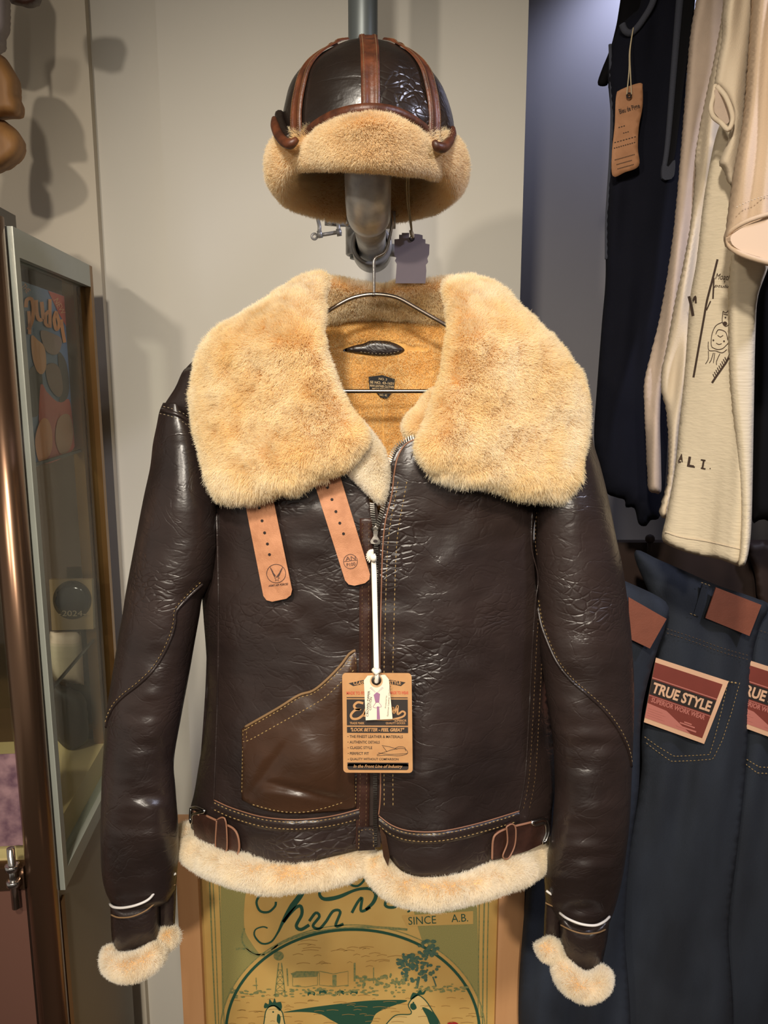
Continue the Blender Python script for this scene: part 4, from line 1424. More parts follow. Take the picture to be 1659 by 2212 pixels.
# spandrels with stipple, oval, border lines
ov = lambda k=1.0, a0=180, a1=360, n=60: circle_px(762, 2230, 274 * k, 222 * k, n, a0, a1)
sp_l = np.vstack([[(476, 1860), (560, 1860)], cr([(545, 1900), (530, 1935), (528, 2005), (545, 2040), (560, 2060)], 8), circle_px(762, 2230, 284, 232, 30, 228, 182)[:-1], [(480, 2220)]])
sp_r = np.vstack([[(1038, 2200)], circle_px(762, 2230, 284, 232, 30, 352, 302), [(900, 1995), (890, 1950), (1030, 1950)]])
printed('stippled_corner', [pg(sp_l)], M_olive, sheet)
printed('stippled_corner', [pg(sp_r)], M_olive, sheet)
for q, w in (([(452, 1890), (454, 1876), (462, 1868)], 3), ([(452, 1885), (458, 2040), (468, 2260)], 3), ([(459, 1885), (466, 2040), (474, 2260)], 2), ([(472, 1880), (478, 2040), (486, 2260)], 2),
             ([(1047, 1920), (1044, 2060), (1042, 2260)], 3), ([(1056, 1920), (1053, 2060), (1051, 2260)], 2), ([(1036, 1930), (1034, 2060), (1032, 2260)], 2)):
    printed('border_line', [ps(q, w, 12)], M_sage, sheet)
printed('oval_line', [stroke_geo(ov(1.0), 6.0, YPp, .0010)], M_green, sheet)
printed('oval_line', [stroke_geo(ov(1.045), 2.0, YPp, .0010)], M_sage, sheet)
# ornate script heading (mostly hidden by the jacket hem)
sw = []
for q, w in (([(668, 1892), (655, 1925), (630, 1960), (612, 1990), (600, 2015), (585, 2035), (565, 2038), (550, 2022), (552, 2008), (568, 2002), (578, 2005)], [4, 9, 12, 13, 10, 6, 4, 4, 4, 3, 3]),
             ([(560, 1935), (580, 1925), (610, 1922), (640, 1922), (668, 1918)], 6), ([(560, 1935), (554, 1950), (562, 1968), (580, 1970), (594, 1958), (596, 1948)], 5),
             ([(612, 1992), (625, 1975), (640, 1960), (650, 1958), (652, 1975), (640, 2000), (650, 2008), (668, 1998)], 7),
             ([(668, 1990), (682, 1972), (690, 1980), (676, 2000), (690, 2006), (705, 1990)], 6), ([(705, 1990), (720, 1968), (735, 1970), (725, 2000), (742, 1996)], 6),
             ([(700, 1918), (690, 1930), (700, 1942), (730, 1938), (770, 1922), (800, 1920), (812, 1932), (806, 1950), (790, 1965)], [4, 7, 9, 8, 6, 6, 8, 8, 6]),
             ([(762, 1888), (752, 1898), (756, 1910), (772, 1914), (786, 1902), (790, 1886)], 5), ([(705, 1925), (690, 1912), (720, 1912), (760, 1900)], 3),
             ([(820, 1935), (840, 1928), (832, 1955), (850, 1960), (870, 1948)], 6), ([(880, 1970), (900, 1962), (930, 1960)], 4), ([(760, 1972), (772, 1950), (782, 1940), (780, 1968), (800, 1960)], 6)):
    c = cr(q, 4)
    ww = w if np.isscalar(w) else np.interp(np.linspace(0, 1, len(c)), np.linspace(0, 1, len(w)), w)
    sw.append(stroke_geo(c, ww, YPp, .0010))
printed('script_lettering', sw, M_green, sheet)
printed('scroll_ornament', [ps(q, w) for q, w in (([(510, 2050), (530, 2050), (548, 2062), (572, 2063)], 5), ([(528, 2005), (522, 2030), (535, 2050), (560, 2062), (585, 2054), (600, 2040)], 4), ([(585, 2050), (620, 2032), (660, 2018), (720, 2008), (800, 2003), (880, 2008)], 5))], M_sage, sheet)
banner = [(868, 1978), (1022, 1968), (1022, 1996), (880, 2001)]
printed('banner', [patch_geo(np.array(banner, float), YPp, .0011)], M_paper, sheet)
printed('banner_lettering', [text_geo('SINCE', 912, 1988, 60, 17, -3, YPp, .0014), text_geo('A.B.', 993, 1983, 36, 17, -3, YPp, .0014)], M_green, sheet)
# windmill
wm = [ps([(602, 2080), (594, 2150)], 2.5), ps([(608, 2080), (616, 2150)], 2.5), ps([(596, 2148), (590, 2150)], 2)]
for y, h_ in ((2095, 4), (2110, 6), (2125, 8), (2140, 10)):
    wm += [ps([(605 - h_, y), (605 + h_, y)], 1.2), ps([(605 - h_, y), (605 + h_ + 1, y + 14)], 1.0), ps([(605 + h_, y), (605 - h_ - 1, y + 14)], 1.0)]
wm.append(pg(circle_px(602, 2065, 11, 10, 20)))
printed('windmill', wm, M_sage, sheet)
# barns
bn = [ps([(628, 2103), (686, 2101), (686, 2128), (632, 2130), (632, 2106)], 1.4, 30), pg([(628, 2103), (640, 2098), (690, 2098), (684, 2110), (634, 2112)]), ps([(690, 2098), (720, 2104), (752, 2098), (752, 2128), (690, 2128), (690, 2100)], 1.4, 30), pg([(718, 2106), (727, 2106), (727, 2130), (718, 2130)]), ps([(620, 2092), (622, 2130)], 3), ps([(766, 2080), (766, 2120)], 4), ps([(553, 2112), (554, 2138)], 2), ps([(807, 2090), (807, 2124)], 2)]
printed('barn', bn, M_sage, sheet)
# hedges, cattle, field strokes
r2 = np.random.default_rng(5)
hd = []
for k in range(150):
    x = r2.uniform(500, 1010); y = 2141 + r2.normal(0, 5) - 0.02 * (x - 760)
    hd.append(patch_geo(circle_px(x, y, r2.uniform(2, 7), r2.uniform(1.2, 2.8), 7), YPp, .0007 + 3e-6 * k))
for k in range(60):
    hd.append(patch_geo(circle_px(r2.uniform(770, 900), 2118 + r2.normal(0, 7), r2.uniform(2, 6), r2.uniform(2, 4), 7), YPp, .0012 + 3e-6 * k))
printed('hedgerow', hd, M_sage, sheet)
printed('cattle', [pg(cr([(x - 8, y), (x - 4, y - 4), (x + 6, y - 4), (x + 9, y), (x + 7, y + 5), (x + 3, y + 2), (x - 4, y + 2), (x - 6, y + 6)], 3, True)) for x, y in ((672, 2146), (697, 2143), (735, 2144), (764, 2143))], M_green, sheet)
tr_ = []
for k in range(130):
    a = r2.uniform(0, 6.28); rr = math.sqrt(r2.random())
    cx, cy, ra, rb_ = ((905, 2095, 45, 28), (925, 2050, 22, 20), (880, 2078, 22, 18))[k % 3]
    tr_.append(patch_geo(circle_px(cx + ra * rr * math.cos(a), cy + rb_ * rr * math.sin(a), r2.uniform(2, 7), r2.uniform(2, 5), 7), YPp, .0015 + 3e-6 * k))
tr_.append(ps([(905, 2110), (900, 2135)], 6)); tr_.append(ps([(935, 2110), (942, 2130)], 3))
printed('oak_tree', tr_, mat('blue_green_print', srgb(52, 92, 84), .7, col2=srgb(90, 110, 80), vscale=120), sheet)
fs = []
for k in range(70):
    x = r2.uniform(490, 1020); y = r2.uniform(2150, 2212); L_ = r2.uniform(6, 30)
    fs.append(ps([(x, y), (x + L_ / 2, y - 1.5), (x + L_, y)], 1.0, 8))
for k in range(30):
    x = r2.uniform(620, 880); y = r2.uniform(2030, 2090); L_ = r2.uniform(10, 40)
    fs.append(ps([(x, y), (x + L_ / 2, y - 3), (x + L_, y - 1)], 1.0, 8))
printed('engraving_strokes', fs, mat('tan_print', srgb(160, 124, 66), .7), sheet)
# roosters facing each other and the ribbon between them
cream_p = mat('cream_print', srgb(222, 190, 122), .6)
for bd, cb, ey, ws in ((cr([(578, 2178), (592, 2172), (606, 2182), (612, 2196), (614, 2240), (572, 2240), (572, 2196)], 5, True), cr([(571, 2178), (573, 2166), (580, 2170), (582, 2158), (589, 2166), (593, 2156), (597, 2166), (606, 2164), (609, 2176), (604, 2184), (592, 2174)], 4, True), (590, 2186), cr([(600, 2190), (606, 2196), (604, 2212), (598, 2206)], 4, True)),
                       (cr([(882, 2170), (900, 2150), (918, 2160), (935, 2185), (950, 2212), (950, 2240), (830, 2240), (850, 2196), (888, 2190)], 5, True), cr([(886, 2158), (892, 2144), (900, 2146), (908, 2138), (912, 2144), (920, 2138), (916, 2148), (904, 2150), (892, 2158)], 4, True), (893, 2166), cr([(888, 2168), (896, 2168), (900, 2178), (892, 2182), (886, 2176)], 4, True))):
    printed('rooster_body', [pg(bd)], cream_p, sheet)
    printed('rooster_comb', [stroke_geo(np.vstack([bd, bd[:1]]), 2.2, YPp, .0012), patch_geo(cb, YPp, .0012), patch_geo(ws, YPp, .0012), patch_geo(circle_px(ey[0], ey[1], 2, 2, 8), YPp, .0014)], M_green, sheet)
printed('green_ribbon', [patch_geo(cr([(612, 2187), (660, 2178), (720, 2170), (790, 2162), (850, 2160), (880, 2162), (840, 2176), (812, 2190), (800, 2212), (770, 2230), (720, 2206), (690, 2190), (650, 2186)], 6, True), YPp, .0004), patch_geo(cr([(912, 2176), (934, 2186), (948, 2212), (930, 2214), (922, 2196)], 5, True), YPp, .0016)], M_green, sheet)
printed('red_comb', [pg(circle_px(978, 2216, 14, 9, 16))], mat('red_print_poster', srgb(170, 40, 36), .6), sheet)

# ================================================================== RIGHT RECESS: RAIL OF CLOTHES
M_navy = mat('navy_jersey', srgb(15, 16, 26), 0.9, vary=0.2, vscale=12, bump=0.15, bscale=500, spec=0.15)
M_greytrim = mat('grey_binding', srgb(54, 56, 66), 0.9, bump=0.5, bscale=700)
M_oat = mat('oatmeal_jersey', srgb(184, 164, 146), 0.9, vary=0.06, vscale=60, bump=0.2, bscale=600)
M_ecru = mat('ecru_jersey', srgb(204, 187, 162), 0.9, vary=0.04, vscale=20, bump=0.2, bscale=500)
M_ecru2 = mat('ivory_slub_jersey', srgb(212, 197, 170), 0.9, vary=0.05, vscale=40, bump=0.5, bscale=120, stretch=(.25, 1, 2.5))
M_tanjersey = mat('warm_ecru_jersey', srgb(200, 174, 146), 0.9, vary=0.04, vscale=20, bump=0.2, bscale=500)
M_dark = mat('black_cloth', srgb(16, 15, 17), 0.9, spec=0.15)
M_printbrown = mat('dark_brown_shirt_print', srgb(62, 46, 36), 0.9)
rail = thing('clothes_rail', P(1540, -120, 1.5), 'steel clothes rail above the hanging shirts', 'rail')
rx_ = .80; rz_ = 2.50
tube('rail_tube', [(rx_, .8, rz_), (rx_, 1.5, rz_), (rx_, 2.3, rz_)], .014, M_pipe, rail, 16)
tube('rail_bracket', [(rx_, 2.28, rz_), (rx_, 2.3, rz_)], .03, M_pipe, rail, 16)
tube('rail_drop', [(rx_, .85, rz_), (rx_, .85, 2.75)], .008, M_pipe, rail, 10)


def fold(seed, amp, kx=26.0, ky=260.0):
    return lambda x, y: amp * (pnoise(np.asarray(x) / kx * 30 + np.asarray(y) * 0.12, np.asarray(y) / ky * 30, 1 / 30, seed) - 0.5)


def garment(name, label, cat, poly, Y, th, material, er, seed, amp=.02, lean=0.0, sp_=10, step=10, sharp=False):
    loc = P(np.mean([p[0] for p in poly]), max(p[1] for p in poly), Y)
    g = thing(name, loc, label, cat, 'clothes on the rail in the recess')
    pl = lin(poly, step) if sharp else cr(poly, 6, True)
    base = (lambda x, y: Y + lean * (np.asarray(x) - 1500) / 100.0)
    b = inflate('body', pl, base, th, th, er, material, g, sp_, fold(seed, amp))
    return g, b, base


# dark sleeve just behind the navy top
g0, b0_, _ = garment('dark_shirt', 'black shirt sleeve showing behind the navy sleeveless top', 'shirt', [(1330, 60), (1316, 110), (1300, 150), (1291, 178), (1296, 186), (1312, 184), (1318, 165), (1322, 200), (1420, 200), (1460, 40), (1500, -160), (1380, -160)], 1.62, .02, M_dark, 20, 61)
nv, nb, nbase = garment('navy_tank_top', 'long navy sleeveless top with grey binding and a kraft tag', 'top', [(1402, -160), (1385, 0), (1366, 30), (1340, 55), (1322, 95), (1313, 160), (1319, 250), (1317, 330), (1308, 470), (1308, 600), (1300, 700), (1290, 830), (1283, 940), (1290, 990), (1308, 1060), (1330, 1074), (1349, 1080), (1352, 1096), (1370, 1098), (1380, 1132), (1396, 1136), (1405, 1124), (1428, 1110), (1440, 1000), (1450, 800), (1470, 500), (1484, 380), (1480, 200), (1500, 20), (1500, -160)], 1.46, .03, M_navy, 46, 62, .018)


def nsurf(off=.0):
    return lambda x, y: np.full(np.shape(x), 1.46 - .034 - off)


tpx('neck_binding', cr([(1344, 52), (1350, 66), (1362, 72), (1374, 62), (1388, 44), (1408, 10), (1420, -30)], 5), .0055, nsurf(), 0, M_greytrim, nb, 10)
tpx('side_binding', cr([(1318, 96), (1320, 170), (1322, 250), (1319, 340), (1311, 470), (1310, 560)], 10), .003, 1.452, 0, M_greytrim, nb, 8)
p = cr([(1472, -40), (1465, 40), (1455, 160), (1446, 270), (1440, 330), (1433, 372)], 8)
tpx('armhole_binding', p, np.interp(np.linspace(0, 1, len(p)), [0, 1], [.0065, .0045]), nsurf(), 0, M_greytrim, nb, 10)
slab('armhole_binding', cr([(1432, 355), (1444, 360), (1458, 345), (1456, 380), (1444, 388), (1431, 385)], 6, True), 1.418, .006, M_greytrim, nb, 6)
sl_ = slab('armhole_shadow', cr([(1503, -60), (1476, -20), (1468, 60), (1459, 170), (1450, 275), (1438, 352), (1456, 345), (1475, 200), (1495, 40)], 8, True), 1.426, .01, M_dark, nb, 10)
# kraft tag on the navy top
nt_ = thing('kraft_hang_tag', P(1355, 380, 1.41), 'curled kraft tag with printed lines on the navy sleeveless top', 'tag')
tgb = lambda x, y: 1.405 + .004 * np.sin((np.asarray(y) - 180) / 30.0)
nc_ = slab('card', cr([(1331, 208), (1340, 194), (1383, 179), (1388, 190), (1388, 230), (1380, 275), (1378, 320), (1380, 358), (1350, 372), (1324, 380), (1322, 330), (1328, 270)], 7, True), tgb, .001, mat('kraft_card_brown', srgb(166, 118, 82), .75, col2=srgb(152, 106, 72), vscale=40), nt_, 9, smooth=True)
V, Fc = ringgeo(tuple(P(1359, 206, 1.402)), 'Y', .0025, .0050, .0012, 20, .0004)
mk('eyelet', V, Fc, M_hole, nc_)
lt_ = [text_geo('Bleu de Pigne', 1360, 236, 46, 14, -17, tgb, .0008, bold=.02)]
for y, x0, x1, n_ in ((273, 1336, 1352, 3), (288, 1346, 1360, 3), (303, 1327, 1376, 8), (315, 1326, 1374, 10), (341, 1328, 1372, 14), (352, 1332, 1366, 12), (362, 1334, 1370, 12)):
    for k in range(n_):
        xa_ = x0 + (x1 - x0) * k / n_; yy_ = y - (xa_ - 1345) * .28
        lt_.append(stroke_geo(np.array([(xa_, yy_), (xa_ + (x1 - x0) / n_ * .6, yy_ - 1)]), 1.8, tgb, .0008))
printed('lettering', lt_, M_printbrown, nc_)
for q in ([(1368, 60, 1.42), (1360, 110, 1.41), (1359, 150, 1.402), (1354, 204, 1.400)], [(1368, 60, 1.42), (1361, 110, 1.41), (1362, 160, 1.402), (1364, 204, 1.400)]):
    c = cr(q, 8)
    tube('string', P(c[:, 0], c[:, 1], c[:, 2]), .0010, M_thread_pale, nt_, 6)

garment('oatmeal_tee', 'oatmeal jersey tee hanging next to the navy sleeveless top', 'shirt', [(1530, -160), (1505, 0), (1492, 80), (1480, 230), (1470, 350), (1458, 480), (1446, 570), (1427, 680), (1405, 770), (1393, 820), (1392, 870), (1396, 960), (1399, 1030), (1402, 1060), (1415, 1065), (1428, 1062), (1428, 1000), (1426, 900), (1432, 820), (1460, 720), (1500, 600), (1530, 420), (1565, 200), (1590, 0), (1600, -160)], 1.36, .022, M_oat, 18, 63, .045, sp_=6)
garment('ecru_tee', 'ecru tee with rippled side seam between the oatmeal and printed tees', 'shirt', [(1580, -160), (1566, 0), (1550, 100), (1520, 240), (1505, 330), (1504, 380), (1494, 480), (1478, 570), (1460, 650), (1443, 745), (1431, 800), (1430, 845), (1440, 885), (1446, 960), (1443, 1040), (1430, 1090), (1426, 1112), (1437, 1120), (1447, 1100), (1460, 1015), (1470, 920), (1490, 790), (1505, 650), (1540, 500), (1580, 380), (1610, 200), (1630, 0), (1640, -160)], 1.28, .022, M_ecru, 16, 64, .045, sp_=6)
# sleeve of the ecru tee with open cuff
es_ = garment('ecru_sleeve_tee', 'pale tee with an open short sleeve high in the recess', 'shirt', [(1600, -160), (1566, 10), (1561, 78), (1552, 130), (1545, 180), (1549, 186), (1566, 208), (1580, 240), (1580, 262), (1574, 300), (1562, 330), (1555, 352), (1566, 366), (1582, 402), (1600, 330), (1609, 256), (1618, 140), (1630, 0), (1650, -160)], 1.135, .016, M_ecru, 16, 65, .03, sp_=6)
cu_ = cr([(1545, 184, 1.125), (1541, 208, 1.12), (1536, 232, 1.115), (1541, 252, 1.115), (1558, 266, 1.115), (1573, 280, 1.105), (1582, 262, 1.105), (1580, 240, 1.105), (1567, 208, 1.11), (1549, 187, 1.12)], 5)
tube('sleeve_hem', P(cu_[:, 0], cu_[:, 1], cu_[:, 2]), .0032, M_ecru, es_[1], 10)
slab('sleeve_inside', cr([(1546, 192), (1543, 214), (1540, 236), (1556, 258), (1570, 268), (1578, 254), (1574, 234), (1562, 210)], 6, True), 1.117, .004, M_oat, es_[1], 8)

# printed tee
prt, prb, pbase = garment('printed_tee', 'ivory slub tee with figure drawing and letters across its lower front', 'shirt', [(1560, 260), (1525, 400), (1505, 560), (1490, 650), (1480, 790), (1468, 910), (1458, 1010), (1440, 1110), (1430, 1160), (1443, 1177), (1493, 1196), (1556, 1209), (1598, 1224), (1604, 1215), (1610, 1187), (1612, 1114), (1608, 908), (1600, 718), (1600, 639), (1610, 575), (1620, 500), (1620, 260)], 1.22, .012, M_ecru2, 12, 66, .016, -.05, sp_=9)
psf = lambda x, y: 1.22 - .012 - .05 * (np.asarray(x) - 1500) / 100 + fold(66, .016)(x, y)
tpx('hem_seam', cr([(1436, 1148), (1470, 1160), (1530, 1170), (1600, 1186), (1612, 1188)], 8), .0012, psf, .0006, M_ecru, prb, 6)
inflate('side_fold', cr([(1590, 540), (1578, 600), (1577, 700), (1578, 800), (1584, 880), (1594, 980), (1601, 1090), (1600, 1180), (1596, 1224), (1608, 1222), (1618, 1187), (1624, 1114), (1628, 908), (1632, 718), (1638, 639), (1660, 570), (1640, 545)], 9, True), 1.155, .014, .02, 16, M_ecru2, prb, 8)
tpx('side_seam', cr([(1606, 660), (1600, 760), (1597, 850), (1602, 940)], 10), .0010, 1.143, 0, M_ecru, prb, 6)


def shp(q, w, step=4): return stroke_geo(cr(q, step), w, psf, .0009)


pr_g = [shp([(1550, 560), (1545, 580), (1540, 600), (1532, 630), (1526, 655), (1520, 690), (1512, 735), (1505, 775), (1498, 815)], [6, 7, 8, 5, 4, 5, 5, 4, 3] and 4.5), shp([(1542, 600), (1541, 625), (1540, 645)], 3.5), shp([(1535, 650), (1526, 670)], 2.5),
        shp([(1577, 765), (1570, 780), (1560, 795), (1548, 812), (1538, 827)], 4.5), shp([(1488, 640), (1494, 665), (1497, 682)], 6), shp([(1497, 650), (1502, 640), (1503, 655)], 4)]
for k in range(9):
    pr_g.append(shp([(1543 + k * 3.2, 815 - k * 4.6), (1540 + k * 3.2, 808 - k * 4.6)], 2))
# seated figure in outline
fig = [[(1562, 672), (1568, 676), (1573, 671), (1577, 675)], [(1562, 672), (1560, 690), (1562, 700), (1568, 705), (1576, 700)], [(1563, 678), (1570, 680), (1577, 680)], [(1560, 696), (1546, 704), (1538, 722), (1536, 742), (1538, 750)], [(1546, 722), (1552, 712), (1566, 716), (1570, 724), (1572, 735)], [(1538, 750), (1550, 755), (1562, 752), (1574, 740)], [(1530, 738), (1531, 756), (1546, 758), (1560, 762), (1570, 755)], [(1530, 758), (1530, 775), (1524, 786)], [(1541, 762), (1536, 778), (1532, 784)], [(1544, 762), (1541, 784)], [(1555, 764), (1548, 780), (1548, 788)], [(1550, 724), (1556, 728), (1562, 724)], [(1547, 741), (1553, 744), (1559, 742)]]
pr_g += [shp(q, 1.5, 3) for q in fig]
pr_g += [patch_geo(circle_px(x, y, r_, r_, 8), psf, .0009) for x, y, r_ in ((1566, 699, 5), (1541, 735, 2), (1564, 737, 2), (1567, 686, 2))]
pr_g += [text_geo('Moatli', 1562, 598, 33, 13, 6, psf, .0009, shear=.3), text_geo('y', 1565, 609, 4, 6, 0, psf, .0009), text_geo('ptulin', 1560, 619, 36, 9, 5, psf, .0009, shear=.3)]
printed('drawing_print', pr_g, M_printbrown, prb)
for s_, x, y, w, h in (('A', 1471, 989, 11, 17), ('L', 1493, 998, 15, 22), ('I', 1519, 1002, 4, 19), ('.', 1534, 1012, 2.5, 2.5)):
    text('letter', s_, x, y, w, h, 10, psf, M_printbrown, prb, .0012, bold=.04)
for q in ([(1488, 1007), (1501, 1009)], [(1514, 993), (1524, 995)], [(1514, 1011), (1524, 1013)], [(1465, 997), (1471, 998)]):
    printed('serif', [stroke_geo(np.array(q, float), 3, psf, .0012)], M_printbrown, prb)
# wide sleeve nearest the camera
wsl, wsb, _ = garment('warm_ecru_tee', 'warm ecru tee with a wide short sleeve at the right picture edge', 'shirt', [(1640, -160), (1630, 0), (1620, 145), (1611, 246), (1590, 360), (1580, 430), (1572, 492), (1568, 512), (1574, 534), (1600, 551), (1640, 566), (1690, 578), (1800, 560), (1800, -160)], 1.085, .03, M_tanjersey, 36, 67, .035, sp_=8)
rim = cr([(1573, 512, 1.05), (1580, 498, 1.04), (1605, 482, 1.033), (1635, 470, 1.03), (1670, 460, 1.03)], 6)
tube('sleeve_hem', P(rim[:, 0], rim[:, 1], rim[:, 2]), .0030, M_tanjersey, wsb, 10)
rim = cr([(1573, 512, 1.05), (1576, 530, 1.043), (1600, 548, 1.035), (1640, 562, 1.03), (1690, 574, 1.03)], 6)
tube('sleeve_hem', P(rim[:, 0], rim[:, 1], rim[:, 2]), .0034, M_tanjersey, wsb, 10)
stitch('stitching', cr([(1590, 448), (1620, 434), (1670, 418)], 5), 1.046, M_ecru, wsb, 5, 2, 3)
slab('sleeve_inside', cr([(1578, 512), (1588, 502), (1610, 488), (1640, 476), (1680, 466), (1690, 566), (1640, 555), (1602, 542), (1582, 528)], 8, True), 1.034, .012, mat('sleeve_inside_jersey', srgb(214, 186, 158), .9), wsb, 10)
garment('black_coat', 'black garment at the right edge beyond the printed tee', 'coat', [(1700, 300), (1660, 560), (1638, 640), (1632, 720), (1628, 900), (1624, 1112), (1650, 1122), (1750, 1125), (1780, 600), (1760, 300)], 1.42, .03, M_dark, 30, 68, .012)

# ================================================================== JEANS
M_denim = mat('dark_indigo_denim', srgb(38, 44, 54), 0.85, col2=srgb(26, 30, 38), vscale=9, bump=0.25, bscale=500, stretch=(1, 1, .4))
M_denim2 = mat('faded_indigo_denim', srgb(40, 48, 62), 0.85, col2=srgb(27, 32, 41), vscale=9, bump=0.25, bscale=500, stretch=(1, 1, .4))
M_patch = mat('brown_leather_patch', srgb(128, 72, 52), 0.6, vary=.12, vscale=40, bump=.2, bscale=300)
M_flash = mat('rust_red_card', srgb(128, 58, 46), 0.6, vary=.1, vscale=20)
M_flashp = mat('dusty_pink_card', srgb(190, 116, 102), 0.6)
M_flashk = mat('black_card_band', srgb(44, 36, 32), 0.6)
M_flashc = mat('cream_lettering', srgb(222, 176, 140), 0.7)


def jeans(label, poly, Y, seed, material):
    g = thing('denim_jeans', (float(P(np.mean([p[0] for p in poly]), 2000, Y)[0]), Y, float(P(1400, 2300, Y)[2])), label, 'jeans', 'jeans hung below the clothes rail')
    b = inflate('legs', cr(poly, 12, True), Y, .035, .035, 55, material, g, 11, fold(seed, .03, 40, 300))
    f = fold(seed, .03, 40, 300)
    return g, b, (lambda x, y: Y - .035 + f(x, y))


jl, jlb, jls = jeans('faded jeans with leather patch half hidden behind the jacket sleeve', [(1270, 1215), (1340, 1250), (1438, 1300), (1438, 1350), (1420, 1404), (1398, 1480), (1384, 1560), (1380, 1700), (1362, 1830), (1350, 2000), (1345, 2300), (1136, 2300), (1138, 1900), (1180, 1600), (1230, 1300)], 1.455, 71, M_denim2)
jm, jmb, jms = jeans('dark jeans with the whole red card tucked in the back pocket', [(1370, 1195), (1430, 1212), (1544, 1262), (1655, 1304), (1642, 1350), (1628, 1400), (1622, 1470), (1616, 1580), (1612, 1650), (1604, 1740), (1590, 1860), (1574, 2000), (1562, 2300), (1300, 2300), (1318, 2000), (1352, 1820), (1384, 1680), (1386, 1590), (1396, 1520), (1416, 1404), (1420, 1330)], 1.53, 72, M_denim)
jr, jrb, jrs = jeans('dark jeans at the right edge with a partly hidden red card', [(1630, 1300), (1700, 1325), (1850, 1370), (1850, 2300), (1540, 2300), (1560, 2000), (1580, 1800), (1600, 1600), (1612, 1430)], 1.58, 73, M_denim)


def tilted(poly, th):
    return lin(poly, 12)


slab('leather_patch', lin([(1358, 1290), (1440, 1337), (1404, 1401), (1360, 1380)], 10), 1.404, .003, M_patch, jl, smooth=False)
slab('leather_patch', lin([(1547, 1269), (1645, 1307), (1619, 1374), (1524, 1335)], 10), 1.483, .003, M_patch, jm, smooth=False)
js_ = lambda x, y: jms(x, y) - .003


def jst(pts, par, surf=js_, w=2.2, m=None): return stitch('stitching', pts, surf, m or M_thread, par, 6, 2.2, w, .002)


# belt loop on the middle pair, yoke seams, pocket outline
slab('belt_loop', lin([(1518, 1262), (1531, 1266), (1510, 1332), (1498, 1328)], 8), 1.488, .004, M_denim, jm)
jst([(1514, 1258), (1540, 1267)], jm, lambda x, y: np.full(np.shape(x), 1.484)); jst([(1490, 1325), (1512, 1333)], jm, lambda x, y: np.full(np.shape(x), 1.484))
for dy in (0, 9):
    jst(cr([(1440, 1358 + dy), (1500, 1378 + dy), (1560, 1400 + dy), (1624, 1418 + dy)], 8), jm, js_, 1.5, M_thread_dark)
pk_ = [(1571, 1480), (1560, 1530), (1545, 1590), (1533, 1630), (1500, 1632), (1456, 1634), (1420, 1612), (1390, 1590)]
jst(pk_, jm); jst([(1598, 1474), (1580, 1540), (1560, 1600), (1540, 1640), (1500, 1643), (1450, 1645), (1415, 1620), (1390, 1600)], jm)
jst([(1570, 1472), (1600, 1477)], jm, w=4)
jst([(1612, 1640), (1640, 1657), (1660, 1658), (1720, 1655)], jr, lambda x, y: np.full(np.shape(x), 1.54), 2.6); jst([(1610, 1650), (1636, 1670), (1660, 1671), (1720, 1668)], jr, lambda x, y: np.full(np.shape(x), 1.54), 2.6)
jst([(1634, 1360), (1700, 1380)], jr, lambda x, y: np.full(np.shape(x), 1.54), 1.6, M_thread_dark)


def flasher(poly, par, Y, dx, dy, cut=False):
    """pocket card: corners tl,tr,br,bl"""
    tl, tr, br, bl = [np.array(q, float) for q in poly]

    def m(u, v):
        return (tl * (1 - u) + tr * u) * (1 - v) + (bl * (1 - u) + br * u) * v

    t = thing('pocket_card', P(*((bl + br) / 2), Y), ('rust red card reading TRUE STYLE on the middle jeans' if not cut else 'partly covered rust red card on the jeans at the right edge'), 'card', 'red cards on the jeans pockets')
    base = slab('card', lin([m(0, 0), m(1, 0), m(1, 1), m(0, 1)], 12), Y, .0015, M_flashc, t)

    def quad(u0, v0, u1, v1, off=.0005):
        return patch_geo(np.array([m(u0, v0), m(u1, v0), m(u1, v1), m(u0, v1)]), Y, off)
    u1 = .94
    printed('red_field', [quad(.0, .07, u1, .93)], M_flash, base)
    printed('pink_field', [patch_geo(np.array([m(0, .70), m(.3, .72), m(.75, .93), m(0, .93)]), Y, .0008)], M_flashp, base)
    printed('black_band', [quad(0, .33, u1, .56, .0009)], M_flashk, base)
    ang = math.degrees(math.atan2(*(m(1, .45) - m(0, .45))[::-1]))
    c1 = m(.46, .445); wd = np.linalg.norm(m(.90, .45) - m(.03, .45)); hh = np.linalg.norm(m(.5, .54) - m(.5, .36))

    def tx(s, u, v, wf, hf, off, **kw):
        c = m(u, v)
        return text_geo(s, c[0], c[1], wd * wf, hh * hf, ang, Y, off, **kw)
    printed('lettering', [tx('TRUE STYLE', .465, .445, 1.0, .92, .0012, bold=.035)], M_flashc, base)
    printed('small_lettering', [tx('SUPERIOR WORK WEAR', .46, .63, .92, .42, .0012, bold=.03), quad(0, .30, u1, .315, .001), quad(0, .575, u1, .585, .001)] + [quad(.03, .76 + k * .035, .26 + .05 * (k % 2), .775 + k * .035, .0014) for k in range(4)] + [quad(.5, .86, .82, .885, .0014), quad(.6, .78, .72, .80, .0014), quad(.54, .81, .78, .83, .0014)], M_flashp, base)
    return t


flasher([(1417, 1421), (1574, 1472), (1521, 1607), (1391, 1560)], jm, 1.478, 0, 0)
flasher([(1598, 1420), (1762, 1472), (1716, 1612), (1580, 1562)], jr, 1.524, 0, 0, True)

